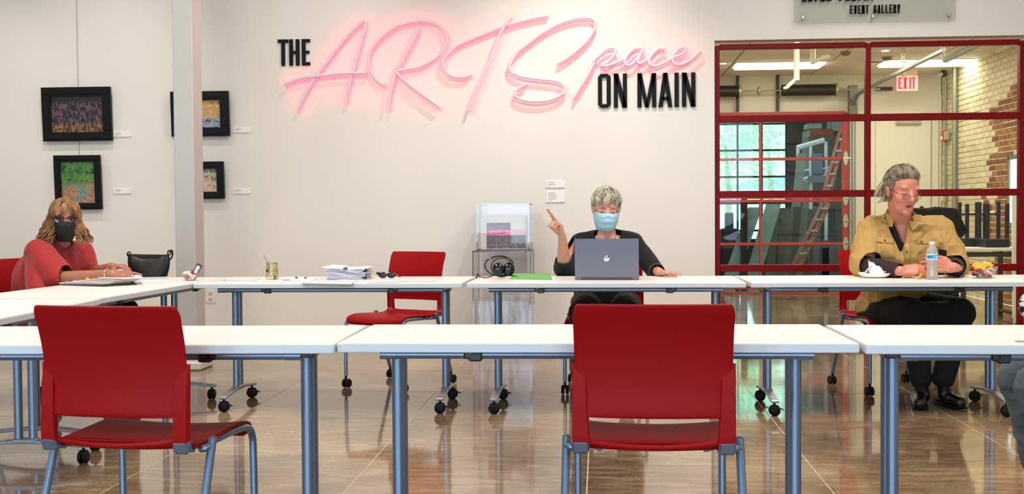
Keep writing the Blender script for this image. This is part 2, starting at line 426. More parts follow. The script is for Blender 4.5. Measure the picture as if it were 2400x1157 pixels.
tk = cr([(gxs[3] + .1, gy - .08, .02), (gxs[3] + .1, gy - .08, 1.2), (gxs[3] + .1, gy - .08, gzr[0] - .05), (gxs[3] + .1, gy - .2, gzr[0] + .14), (gxs[3] + .1, gy - .5, gzr[0] + .24), (gxs[3] + .1, gy - 2, gzr[0] + .26), (gxs[3] + .1, gy - 4.4, gzr[0] + .28)], 6)
MB().tube(tk, .028, 6).build('track', mat('track_steel', (150, 156, 150), .35, metal=.5), g1)
ps = [onZ(2300, 100, CEIL2 - .2), onZ(2215, 141, CEIL2 - .2)]
MB().tube([(p.x, p.y, CEIL2 - .2) for p in ps], .035, 6).build('track', MATS['track_steel'], g1)
for px_, py_, dz in ((1988, 225, .0),):
    p = at(px_, py_, gy - .1); MB().box((p.x + .06, gy - .1, gzr[0] + .17), (.12, .1, .42), bev=.01).build('track_bracket', mat('bracket_grey', (112, 112, 100), .4, metal=.3), g1)
for px_ in (1729, 1823):
    p = at(px_, 220, gy - .05); MB().box((p.x, gy - .03, (CEIL2 + gzr[0]) / 2 + .02), (.045, .03, CEIL2 - gzr[0] - .04)).build('spring_support', mat('dark_bracket', (54, 56, 48), .5), g1)
sz = at(1770, 213, gy - .14).z
MB().tube([(gxs[0], gy - .14, sz), (gxs[3] + .45, gy - .14, sz)], .012, 8).build('torsion_shaft', HG, g1)
SPR = mat('dark_spring', (52, 52, 48), .4, metal=.3)
for a, b_ in ((1640, 1731), (1833, 1957)):
    xa, xb = at(a, 213, gy - .14).x, at(b_, 213, gy - .14).x; m_ = MB(); turns = int((xb - xa) / .035); pts = []
    MB().tube([(xa, gy - .14, sz), (xb, gy - .14, sz)], .080, 16).build('spring_core', SPR, g1)
    for k in range(turns * 10 + 1):
        a_ = 2 * PI * k / 10; pts.append((xa + (xb - xa) * k / (turns * 10), gy - .14 + .078 * math.cos(a_), sz + .078 * math.sin(a_)))
    MB().tube(pts, .008, 6).build('spring', mat('dark_spring_wire', (66, 64, 58), .35, metal=.5), g1)
    MB().lathe((xb, gy - .14, sz), [(.09, 0), (.09, .03), (.04, .05)], 14, 'x').build('spring_cap', HG, g1)
p = at(1779, 213, gy - .14)
MB().lathe((p.x - .02, gy - .14, sz), [(.045, 0), (.06, .01), (.06, .03), (.045, .04)], 12, 'x').build('shaft_coupler', HG, g1)

# --- storage bay behind the garage door and the window beyond it
YS = 23.5
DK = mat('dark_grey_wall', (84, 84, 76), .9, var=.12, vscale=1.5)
sx1 = 5.6
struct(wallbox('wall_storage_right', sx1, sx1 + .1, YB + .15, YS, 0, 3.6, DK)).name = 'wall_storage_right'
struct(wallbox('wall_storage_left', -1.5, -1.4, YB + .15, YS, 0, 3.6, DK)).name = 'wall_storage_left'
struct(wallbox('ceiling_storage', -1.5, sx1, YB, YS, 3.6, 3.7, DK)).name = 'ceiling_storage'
ox0, ox1, oz0, oz1 = at(1560, 400, YS).x, at(1846, 400, YS).x, at(1700, 560, YS).z, at(1700, 262, YS).z
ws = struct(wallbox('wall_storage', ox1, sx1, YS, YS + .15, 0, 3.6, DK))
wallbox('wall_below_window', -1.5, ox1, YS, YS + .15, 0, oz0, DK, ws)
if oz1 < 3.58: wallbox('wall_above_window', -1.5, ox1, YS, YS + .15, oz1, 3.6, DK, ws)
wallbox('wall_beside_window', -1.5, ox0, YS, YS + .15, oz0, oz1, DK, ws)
w2 = root_struct('window_2', (0, 0, 0)); GM = mat('dark_green_mullion', (38, 62, 58), .5)
for px_ in (1563, 1618, 1673, 1729, 1786, 1843):
    x = at(px_, 400, YS).x; MB().box((x, YS + .04, (oz0 + oz1) / 2), (.035, .06, oz1 - oz0)).build('mullion', GM, w2)
for py_ in (290, 352, 414, 476, 540):
    MB().box(((ox0 + ox1) / 2, YS + .04, at(1760, py_, YS).z), (ox1 - ox0, .05, .04)).build('rail', GM, w2)
MB().box(((ox0 + ox1) / 2, YS + .06, (oz0 + oz1) / 2), (ox1 - ox0, .008, oz1 - oz0)).build('pane', glass('window_glass', (250, 255, 252), .02), w2)
# ================================================================== COLUMN, WALL THINGS, SIGNS
col = struct(MB().box((0, 0, CEIL / 2), (.145, .2, CEIL), bev=.004).build('trim_1', mat('column_paint', (186, 184, 180), .75)))
cA = onZ(437, 874, 0); CY = 8.28
cx_ = (at(404, 400, CY).x + at(453, 400, CY).x) / 2 + .01
col.location = (cx_, CY + .1, 0); col.name = 'trim_1'
MB().box((0, 0, .03), (.23, .29, .06), bev=.01).build('plinth', mat('plinth_paint', (206, 198, 182), .6), col)

def frame_pic(label, x0, x1, y0, y1, fw_, pic, tiltdeg, ix=None):
    a = at(x0, y1, YW - .05); b = at(x1, y0, YW - .05)
    wd, ht = b.x - a.x, b.z - a.z
    t = thing('picture_frame', label, 'picture', ((a.x + b.x) / 2, YW - .035, a.z), 0)
    t.rotation_euler = (R(tiltdeg), 0, 0)
    FM = mat('black_frame', (9, 9, 10), .5, spec=.25)
    fr = MB()
    for (cx, cz, dx, dz) in ((0, fw_ / 2, wd, fw_), (0, ht - fw_ / 2, wd, fw_), (-wd / 2 + fw_ / 2, ht / 2, fw_, ht - 2 * fw_), (wd / 2 - fw_ / 2, ht / 2, fw_, ht - 2 * fw_)):
        fr.box((cx, 0, cz), (dx + .001, .03, dz + .001), bev=.0012)
        fr.box((cx, -.016, cz), (max(dx - .03, .02), .012, max(dz - .03, .02)) if dx < dz else (dx - .03, .012, dz - .03), bev=.004)
    fr.build('frame', FM, t)
    MB().box((0, .008, ht / 2), (wd - fw_ * 1.9, .008, ht - fw_ * 1.9)).build('painting', pic, t)
    MB().box((0, .014, ht / 2), (wd - .02, .006, ht - .02)).build('backing', BLACK, t)
    return t, a, b
def paint(name, stops, scale, stretch, dist=1.5, grad=None):
    m = bpy.data.materials.new(name); m.use_nodes = True; nt = m.node_tree; b = nt.nodes['Principled BSDF']; b.inputs['Roughness'].default_value = .5
    N = lambda t: nt.nodes.new('ShaderNode' + t); L = nt.links.new
    tc = N('TexCoord'); mp = N('Mapping'); mp.inputs['Scale'].default_value = stretch; L(tc.outputs['Generated'], mp.inputs[0])
    n = N('TexNoise'); n.inputs['Scale'].default_value = scale; n.inputs['Detail'].default_value = 9; n.inputs['Roughness'].default_value = .62; n.inputs['Distortion'].default_value = dist * .3; L(mp.outputs[0], n.inputs[0])
    sx = N('SeparateXYZ'); L(tc.outputs['Generated'], sx.inputs[0])
    def ramp(st, src):
        r_ = N('ValToRGB'); L(src, r_.inputs[0]); e = r_.color_ramp.elements
        e[0].position, e[0].color = st[0][0], lin(st[0][1]); e[1].position, e[1].color = st[-1][0], lin(st[-1][1])
        for p, c in st[1:-1]: k = e.new(p); k.color = lin(c)
        return r_.outputs[0]
    c = ramp(stops, n.outputs[0])
    if grad:            # a second set of brushwork for the lower part, joined along a wavy line
        c2 = ramp(grad[0], n.outputs[0]); ad = N('Math'); ad.operation = 'MULTIPLY_ADD'; ad.inputs[1].default_value = .35
        L(n.outputs[0], ad.inputs[0]); L(sx.outputs[2], ad.inputs[2])
        st = N('MapRange'); st.inputs[1].default_value = grad[1] + .12; st.inputs[2].default_value = grad[1] + .22; L(ad.outputs[0], st.inputs[0])
        mx = N('MixRGB'); L(st.outputs[0], mx.inputs[0]); L(c2, mx.inputs[1]); L(c, mx.inputs[2]); c = mx.outputs[0]
        if len(grad) > 2:
            c3 = ramp(grad[2], n.outputs[0]); s2 = N('MapRange'); s2.inputs[1].default_value = grad[3] + .12; s2.inputs[2].default_value = grad[3] + .2; L(ad.outputs[0], s2.inputs[0])
            m2 = N('MixRGB'); L(s2.outputs[0], m2.inputs[0]); L(c, m2.inputs[1]); L(c3, m2.inputs[2]); c = m2.outputs[0]
    L(c, b.inputs['Base Color']); return m
pA = paint('night_painting', [(.3, (14, 13, 18)), (.5, (30, 27, 34)), (.55, (104, 92, 106)), (.585, (120, 48, 48)), (.63, (52, 62, 62)), (.72, (170, 170, 182))], 3.2, (7, 1, 1.6), .8,
           ([(.36, (26, 18, 22)), (.47, (84, 50, 38)), (.54, (176, 134, 84)), (.59, (50, 28, 24)), (.7, (44, 44, 54))], .24, [(.3, (26, 25, 30)), (.7, (40, 38, 46))], .86))
pB = paint('green_landscape', [(.34, (16, 46, 34)), (.46, (44, 108, 50)), (.55, (100, 140, 56)), (.68, (56, 88, 92))], 4.5, (1.5, 1, 1.3), 2,
           ([(.34, (62, 52, 62)), (.45, (210, 136, 96)), (.52, (92, 116, 76)), (.6, (130, 160, 170)), (.7, (40, 60, 36))], .46))
pC = paint('autumn_landscape', [(.34, (70, 66, 60)), (.44, (214, 158, 80)), (.56, (196, 150, 96)), (.68, (230, 226, 210))], 4, (1.6, 1, 1.2), 2,
           ([(.36, (72, 78, 92)), (.5, (176, 184, 200)), (.6, (60, 62, 70)), (.7, (120, 110, 110))], .38))
pD = paint('canyon_landscape', [(.34, (60, 58, 60)), (.45, (120, 112, 108)), (.52, (186, 150, 96)), (.62, (196, 204, 208))], 4, (1.6, 1, 1.2), 2,
           ([(.36, (150, 112, 90)), (.5, (226, 198, 172)), (.6, (206, 166, 140)), (.7, (120, 96, 88))], .45))
f1, a1, b1 = frame_pic('wide black frame with a dark night scene painting, hung upper left', 101, 260, 203, 331, .075, pA, 3.5)
f2, a2, b2 = frame_pic('tall black frame with a green and orange landscape behind the woman in red', 130, 236, 363, 491, .055, pB, 3.5)
f3, a3, b3 = frame_pic('black frame with an orange and grey painting, upper one behind the column', 402, 536, 213, 320, .075, pC, 3.5)
f4, a4, b4 = frame_pic('black frame with a pale canyon painting, lower one behind the column', 425, 524, 378, 466, .06, pD, 3.5)
WIRE = mat('hanging_wire', (150, 144, 134), .4, metal=.5)
wx_ = at(180, 100, YW - .02).x
for nm, za, zb, lb in (('hanging_wire', b1.z - .03, CEIL - .02, 'thin grey hanging wire running up above the night scene picture'), ('hanging_wire', b2.z - .03, a1.z + .03, 'short grey hanging wire between the two left pictures')):
    o = MB().tube([(wx_, YW - .012, za), (wx_, YW - .012, zb)], .0022, 6).build(nm, WIRE); tag(o, lb, 'wire')
for x_, za, zb, lb in ((at(470, 300, YW).x, b3.z - .03, CEIL - .02, 'thin wire above the upper picture behind the column'),):
    o = MB().tube([(x_, YW - .012, za), (x_, YW - .012, zb)], .0022, 6).build('hanging_wire', WIRE); tag(o, lb, 'wire')

INK = mat('grey_ink', (110, 104, 100), .8)
def card(label, x0, y0, x1, y1, lines):
    a = at(x0, y1, YW); b = at(x1, y0, YW); wd, ht = b.x - a.x, b.z - a.z
    t = thing('label_card', label, 'label card', (a.x, YW - .004, a.z), 0)
    MB().box((wd / 2, -.002, ht / 2), (wd, .008, ht), bev=.001).build('card', mat('card_stock', (240, 234, 226), .8), t)
    m_ = MB()
    for (u0, u1, v, th) in lines:
        n_ = max(3, int((u1 - u0) * 22)); rr = random.Random(u0 * 99 + v)
        for k in range(n_):
            x = u0 + (u1 - u0) * k / n_
            m_.box((wd * (x + (u1 - u0) / n_ * .4), -.0068, ht * v), (wd * (u1 - u0) / n_ * .72, .0012, ht * th * rr.uniform(.6, 1)))
    m_.build('printed_lines', INK, t)
L3 = [(.12, .46, .72, .09), (.12, .38, .5, .05), (.12, .24, .3, .05)]
card('small white label card right of the night scene picture', 267, 308, 308, 321, L3)
card('small white label card right of the green landscape picture', 267, 441, 308, 454, L3)
card('small white label card right of the orange and grey picture', 547, 298, 588, 311, L3)
card('small white label card right of the pale canyon picture', 547, 441, 588, 454, L3)
card('upper white label card left of the woman with the laptop', 1280, 424, 1324, 440, [(.12, .46, .78, .09), (.12, .5, .5, .07), (.12, .3, .26, .05)])
card('lower taller label card with six lines of print', 1280, 448, 1324, 474, [(.12, .46, .86, .06)] + [(.12, .56, .72 - .14 * k, .04) for k in range(4)] + [(.12, .3, .16, .04)])

a = at(483, 710, YW); b = at(505.5, 676, YW)
t = thing('wall_outlet', 'white duplex power outlet low on the wall beside the column', 'outlet', ((a.x + b.x) / 2, YW - .004, (a.z + b.z) / 2))
MB().box((0, 0, 0), (b.x - a.x, .008, b.z - a.z), bev=.003).build('cover_plate', mat('outlet_white', (228, 222, 210), .4), t)
for dz in (-.026, .022):
    s_ = MB().box((0, -.005, dz), (.034, .006, .03), bev=.003).build('socket', mat('outlet_white2', (214, 206, 192), .4), t)
    MB().box((-.007, -.009, dz + .004), (.003, .004, .009)).box((.007, -.009, dz + .004), (.003, .004, .009)).lathe((0, -.008, dz - .009), [(.003, -.002), (.003, .002)], 8, 'y').build('slots', BLACK, s_)

# ---------------- letters made of strokes
def glyph(ch, w, h, t):
    q = []
    def rc(x0, z0, x1, z1): q.append([(x0, z0), (x1, z0), (x1, z1), (x0, z1)])
    def dg(x0, x1, z0=0, z1=None, k=1.12):
        z1 = h if z1 is None else z1; q.append([(x0, z0), (x0 + t * k, z0), (x1 + t * k, z1), (x1, z1)])
    c = t * .55
    if ch == 'T': rc(0, h - t * .9, w, h); rc(w / 2 - t / 2, 0, w / 2 + t / 2, h - t * .9)
    elif ch == 'H': rc(0, 0, t, h); rc(w - t, 0, w, h); rc(t, h / 2 - t * .42, w - t, h / 2 + t * .42)
    elif ch in 'ELF':
        rc(0, 0, t, h)
        if ch != 'F': rc(t, 0, w, t * .9)
        if ch != 'L': rc(t, h - t * .9, w, h); rc(t, h * .5 - t * .4, w * .9, h * .5 + t * .45)
    elif ch == 'I': rc(w / 2 - t / 2, 0, w / 2 + t / 2, h)
    elif ch == 'N': rc(0, 0, t, h); rc(w - t, 0, w, h); q.append([(0, h), (t * 1.1, h), (w, 0), (w - t * 1.1, 0)])
    elif ch == 'M': rc(0, 0, t, h); rc(w - t, 0, w, h); q.append([(0, h), (t * 1.05, h), (w / 2 + t * .42, 0), (w / 2 - t * .42, 0)]); q.append([(w, h), (w - t * 1.05, h), (w / 2 - t * .42, 0), (w / 2 + t * .42, 0)])
    elif ch == 'A': q.append([(0, 0), (t * 1.05, 0), (w / 2 + t * .5, h), (w / 2 - t * .5, h)]); q.append([(w, 0), (w - t * 1.05, 0), (w / 2 - t * .5, h), (w / 2 + t * .5, h)]); rc(w * .25, h * .2, w * .75, h * .2 + t * .8)
    elif ch == 'V': q.append([(0, h), (t * 1.05, h), (w / 2 + t * .5, 0), (w / 2 - t * .5, 0)]); q.append([(w, h), (w - t * 1.05, h), (w / 2 - t * .5, 0), (w / 2 + t * .5, 0)])
    elif ch == 'X': q.append([(0, h), (t, h), (w, 0), (w - t, 0)]); q.append([(w, h), (w - t, h), (0, 0), (t, 0)])
    elif ch == 'Y': q.append([(0, h), (t, h), (w / 2 + t / 2, h * .42), (w / 2 - t / 2, h * .42)]); q.append([(w, h), (w - t, h), (w / 2 - t / 2, h * .42), (w / 2 + t / 2, h * .42)]); rc(w / 2 - t / 2, 0, w / 2 + t / 2, h * .45)
    elif ch == 'K': rc(0, 0, t, h); q.append([(t, h * .38), (t, h * .6), (w - t, h), (w, h)]); q.append([(t * 1.1, h * .5), (t * 2, h * .66), (w, 0), (w - t * 1.1, 0)])
    elif ch in 'OG':
        e = t * .75
        rc(0, e, t, h - e); q.append([(0, h - e), (t, h - e), (t + c * .4, h - t * .9), (e, h)]); q.append([(e, h), (t + c * .4, h - t * .9), (w - t - c * .4, h - t * .9), (w - e, h)])
        q.append([(0, e), (e, 0), (t + c * .4, t * .9), (t, e)]); q.append([(e, 0), (w - e, 0), (w - t - c * .4, t * .9), (t + c * .4, t * .9)])
        q.append([(w - e, 0), (w, e), (w - t, e), (w - t - c * .4, t * .9)]); q.append([(w - t, h - e), (w, h - e), (w - e, h), (w - t - c * .4, h - t * .9)])
        if ch == 'O': rc(w - t, e, w, h - e)
        else: rc(w - t, e, w, h * .5); rc(w * .5, h * .5 - t * .4, w, h * .5 + t * .4); rc(w - t, h * .68, w, h - e)
    elif ch == 'R': rc(0, 0, t, h); rc(t, h - t * .9, w - t * .4, h); rc(w - t, h * .55, w, h - t * .4); rc(t, h * .45, w - t * .4, h * .45 + t * .8); q.append([(w * .4, h * .46), (w * .4 + t, h * .46), (w, 0), (w - t, 0)])
    return q
def letter(ch, x, y, z, w, h, t, dep, m, parent, nm='letter'):
    b = MB()
    for q in glyph(ch, w, h, t): b.prism([(x + u, y, z + v) for u, v in q], (0, dep, 0))
    return b.build(nm, m, parent)
BL = mat('black_letter', (8, 8, 9), .6, spec=.2)
def word(name, label, spans, ptop, pbot, y, dep, t, m, cat='sign'):
    ref = at(spans[0][1], pbot, y); T_ = thing(name, label, cat, (ref.x, y, ref.z))
    zt_ = at(spans[0][1], ptop, y).z
    for ch, p0, p1 in spans:
        a = at(p0, 200, y); b = at(p1, 200, y)
        letter(ch, a.x - ref.x, 0, 0, b.x - a.x, zt_ - ref.z, t, dep, m, T_)
    return T_
word('wall_lettering', 'black condensed letters reading THE on the white wall', [('T', 652, 676), ('H', 678.5, 702), ('E', 708, 727)], 92.5, 154, YW - .022, .02, .030, BL)
word('wall_lettering', 'black condensed letters reading ON MAIN below the pink script', [('O', 1401.5, 1431.5), ('N', 1438.5, 1469.5), ('M', 1494, 1538), ('A', 1543, 1576), ('I', 1581, 1591), ('N', 1598.5, 1630)], 173, 252.5, YW - .022, .02, .034, BL)

# ---------------- pink neon script
NY = YW - .052
A3 = lambda L: [(640 + x / 4.285, 20 + y / 4.285) for x, y in L]
A4 = lambda L: [(1140 + x / 4.285, 20 + y / 4.285) for x, y in L]
STROKES = [
 ('A', [A3([(245, 1018), (300, 900), (360, 790), (440, 665), (540, 530), (680, 350), (800, 215), (870, 150), (918, 122), (926, 165), (900, 270), (860, 430), (812, 600), (780, 700), (752, 820), (725, 945)]),
        A3([(115, 765), (200, 725), (300, 697), (400, 684), (560, 665), (700, 652), (930, 648)])]),
 ('R', [A3([(1120, 770), (1060, 735), (1000, 670), (966, 590), (960, 500), (985, 410), (1060, 310), (1180, 210), (1320, 150), (1480, 125), (1600, 140), (1700, 200), (1745, 290), (1735, 370), (1680, 450), (1580, 530), (1450, 588), (1330, 610), (1240, 622)]),
        A3([(1465, 195), (1400, 330), (1330, 460), (1260, 590), (1220, 690), (1190, 800), (1170, 900), (1155, 1005)]),
        A3([(1245, 645), (1290, 700), (1400, 790), (1550, 900), (1680, 995)])]),
 ('T', [A3([(1995, 665), (1900, 690), (1800, 680), (1735, 630), (1702, 560), (1735, 480), (1830, 385), (1980, 310), (2120, 255)]) + A4([(60, 222), (170, 175), (300, 140), (450, 100), (620, 70)]),
        [(1198, 41), (1187, 55), (1175, 74), (1163, 104), (1152, 134), (1140, 161), (1116, 214), (1099, 259)]]),
 ('S', [A4([(718, 545), (770, 520), (870, 450), (1000, 335), (1060, 250), (1095, 170), (1075, 110), (1020, 92), (900, 100), (760, 140), (600, 220), (430, 340), (300, 450), (238, 560), (240, 620), (300, 665), (400, 690), (550, 708), (680, 722), (760, 755), (788, 810), (760, 860), (660, 910), (520, 932), (380, 920), (300, 888), (288, 850), (320, 800), (400, 762)])]),
 ('pace', [A4([(1100, 485), (1060, 590), (1000, 700), (930, 810), (872, 905)]),
           A4([(1070, 535), (1130, 470), (1200, 412), (1270, 395), (1298, 420), (1275, 475), (1210, 540), (1145, 572), (1210, 577), (1300, 545), (1385, 505), (1450, 440), (1510, 400), (1555, 395), (1572, 410)]),
           A4([(1560, 398), (1490, 405), (1420, 465), (1390, 530), (1405, 570), (1455, 562), (1530, 480), (1572, 408), (1535, 490), (1520, 540), (1555, 550), (1630, 505), (1720, 420), (1775, 395), (1788, 420)]),
           A4([(1785, 412), (1735, 402), (1665, 460), (1632, 530), (1650, 570), (1700, 580), (1780, 550), (1880, 492), (1960, 462), (2002, 425), (1990, 390), (1940, 402), (1890, 455), (1870, 510), (1888, 555), (1940, 567), (2010, 542), (2080, 492), (2150, 430)])]),
]
TUBE = mat('white_neon_tube', (224, 212, 206), .35)
GLOW = mat('pink_glow', (255, 90, 110), .5, emit=(255, 30, 72), estr=20)
names = {'A': 'letter A', 'R': 'letter R', 'T': 'letter T', 'S': 'letter S', 'pace': 'letters pace'}
ns = thing('neon_sign', 'pink glowing script sign reading ARTSpace on the white wall', 'neon sign', (at(1150, 150, YW).x, YW, at(1150, 150, YW).z))
for nm, strokes in STROKES:
    tb = MB(); gl = MB(); pins = []
    for si, s_ in enumerate(strokes):
        rr = .0125 if nm != 'pace' else .0115
        dy = -.012 * si if nm in 'AT' else (-.006 * si)
        P_ = [at(v.x, v.y, NY) - ns.location + Vector((0, dy, 0)) for v in cr([(x, y, 0) for x, y in s_], 5)]
        tb.tube(P_, rr, 10); gl.tube([Vector((p.x, .052 - .072 + (.0), p.z)) for p in P_], .0055, 6)
        for e in (0, -1, len(P_) // 2): pins.append((P_[e] + Vector((0, .01, 0)), Vector((P_[e].x, -.001, P_[e].z))))
    o = tb.build('letter', TUBE, ns); o['label'] = names[nm]
    go = gl.build('glow_strip', GLOW, o)
    for p_, q_ in pins: MB().tube([p_, q_], .003, 6).build('standoff', CHROME, o)

# ---------------- clear plaque above the storefront
py_ = YW - .04
a = at(1861, 57, py_); zb = a.z; xr = at(2240, 50, py_).x; pw = xr - a.x; phh = .42
t = thing('acrylic_plaque', 'clear acrylic wall plaque reading EVENT GALLERY above the storefront window', 'sign', (a.x, py_, zb))
ol = []
for cx, cz, a0 in ((pw - .03, .03, -90), (pw - .03, phh - .03, 0), (.03, phh - .03, 90), (.03, .03, 180)):
    for k in range(5): an = R(a0 + 22.5 * k); ol.append((cx + .03 * math.cos(an), 0, cz + .03 * math.sin(an)))
MB().prism(ol, (0, .009, 0)).build('panel', glass('acrylic', (247, 248, 245), .03), t)
for x, z in ((.075, .05), (pw / 2 - .01, .05), (pw - .05, .05), (.075, phh - .05), (pw - .05, phh - .05)):
    MB().lathe((x, -.008, z), [(0, -.006), (.012, -.004), (.0135, .008), (.009, .01), (.009, .047)], 14, 'y').build('standoff', mat('brushed_metal', (170, 168, 160), .25, metal=.9), t)
def plq(txt, x0, x1, ptop, pbot, tk):
    u0, u1 = at(x0, 20, py_).x - a.x, at(x1, 20, py_).x - a.x
    zt_, zb_ = ptop, pbot; n_ = len(txt); adv = (u1 - u0) / (n_ - .12)
    for i, ch in enumerate(txt):
        if ch == ' ': continue
        letter(ch, u0 + adv * i, -.003, zb_, adv * (.76 if ch not in 'I' else .5), zt_ - zb_, tk, .003, BL, t)
zz = lambda x, y: at(x, y, py_).z - a.z
plq('EVENT GALLERY', 1992, 2111, zz(2050, 11.5), zz(2050, 32), .0125)
plq('KLINE FAMILY', 1879, 2052, zz(1960, 3) + .11, zz(1960, 3), .019)

# ================================================================== TABLES
def make_table(Ln, D, label, H_=.737):
    t = thing('folding_table', label, 'table')
    top = MB().box((0, 0, H_ - .0135), (Ln, D, .026), bev=.0025).build('tabletop', EDGE, t)
    MB().box((0, 0, H_), (Ln - .004, D - .004, .0016)).build('laminate', WHITE, top)
    for sy in (-1, 1):
        y = sy * (D / 2 - .085)
        MB().tube([(-Ln / 2 + .15, y, H_ - .041), (Ln / 2 - .15, y, H_ - .041)], .0135, 12).build('rail', STEEL, t)
        for sx in (-1, 1): MB().tube([(sx * (Ln / 2 - .115), y, H_ - .041), (sx * (Ln / 2 - .165), y, H_ - .041)], .0152, 12).build('rail_end', STEEL, t)
    for sx in (-1, 1):
        x = sx * (Ln / 2 - .138)
        MB().box((x, 0, H_ - .04), (.05, D - .15, .03), bev=.006).box((x, 0, H_ - .058), (.056, .12, .02), bev=.004).build('bracket', STEELD, t)
        for dy in (-.033, .033):
            MB().tube([(x, dy, .095), (x, dy, H_ - .05)], .0195, 18).build('leg', STEEL, t)
        pts = [(x, -.285, .082), (x, -.2, .09), (x, -.08, .102), (x, .08, .102), (x, .2, .09), (x, .285, .082)]
        ft = MB()
        for i in range(5):
            p, q = Vector(pts[i]), Vector(pts[i + 1]); d = q - p
            ft.box((p + q) / 2, (.044, d.length + .004, .016), Matrix.Rotation(math.atan2(d.z, d.y), 3, 'X'), bev=.004)
        ft.box((x, 0, .108), (.05, .115, .02), bev=.006)
        fo = ft.build('foot', mat('foot_steel', (150, 152, 158), .35, metal=.6), t)
        for sy in (-1, 1):
            cs = MB().tube([(x, sy * .262, .04), (x, sy * .262, .078)], .007, 8)
            cs.lathe((x, sy * .262 - .014, .031), [(0, -.006), (.024, -.006), (.031, 0), (.031, .009), (0, .011)], 20, 'y')
            cs.lathe((x, sy * .262 + .012, .031), [(0, -.008), (.031, -.006), (.031, .004), (.024, .01), (0, .01)], 20, 'y')
            cs.box((x, sy * .262, .05), (.05, .03, .02), bev=.006)
            cs.box((x + .036, sy * .262, .04), (.03, .012, .006), Euler((0, .4, 0)), bev=.002)
            cs.build('caster', BLACKR, t)
    for sx in (-1, 1):
        x = sx * (Ln / 2 - .385); y = -(D / 2 - .085)
        MB().box((x, y - .004, H_ - .038), (.03, .034, .03), bev=.004).box((x - sx * .02, y - .006, H_ - .046), (.04, .03, .028), bev=.004).box((x - sx * .05, y, H_ - .036), (.05, .02, .014), bev=.003).build('tilt_latch', BLACK, t)
    return t
LN = 1.52
near = make_table(LN, .595, 'white table of the near row, right behind the middle red chair')
near.location = (-.022, 3.405 + .2975, 0); near.rotation_euler.z = R(.5)
nl = retag(dup(near), (-1.553, 3.395 + .2975, 0), R(.5), 'white table of the near row behind the left red chair')
nl.location = (-1.552, 3.642, 0); nl.rotation_euler.z = R(2.0)
nr = retag(dup(near), (1.512, 3.385 + .2975, 0), 0, 'white table of the near row at the right edge, small dark item on it')
far = make_table(LN, .70, 'white far table with the jar and paper stack on it')
far.location = (-1.522, 6.405 + .35, 0); far.rotation_euler.z = R(-.5)
fm = retag(dup(far), (.028, 6.385 + .35, 0), R(-.8), 'white far table with the laptop and green folder on it')
fr_ = retag(dup(far), (1.565, 6.39 + .35, 0), R(.8), 'white far table where the man in tan sits, candy bowl on it')
fr2 = retag(dup(far), (3.10, 6.41 + .35, 0), R(.8), 'white far table running out of the picture on the right')
sA = make_table(1.83, .70, 'white side table in front of the woman in red')
sA.location = (-2.305 - .35, 5.27 + .915, 0); sA.rotation_euler.z = R(90 - 1.6)
sB = make_table(1.20, .60, 'white side table at the left edge, nearest the viewer')
sB.location = (-2.575, 4.63, 0); sB.rotation_euler.z = R(90 + 3.2)
for o in (near, nl, nr, far, fm, fr_, fr2, sA, sB): o['group'] = 'white folding tables set in a square'

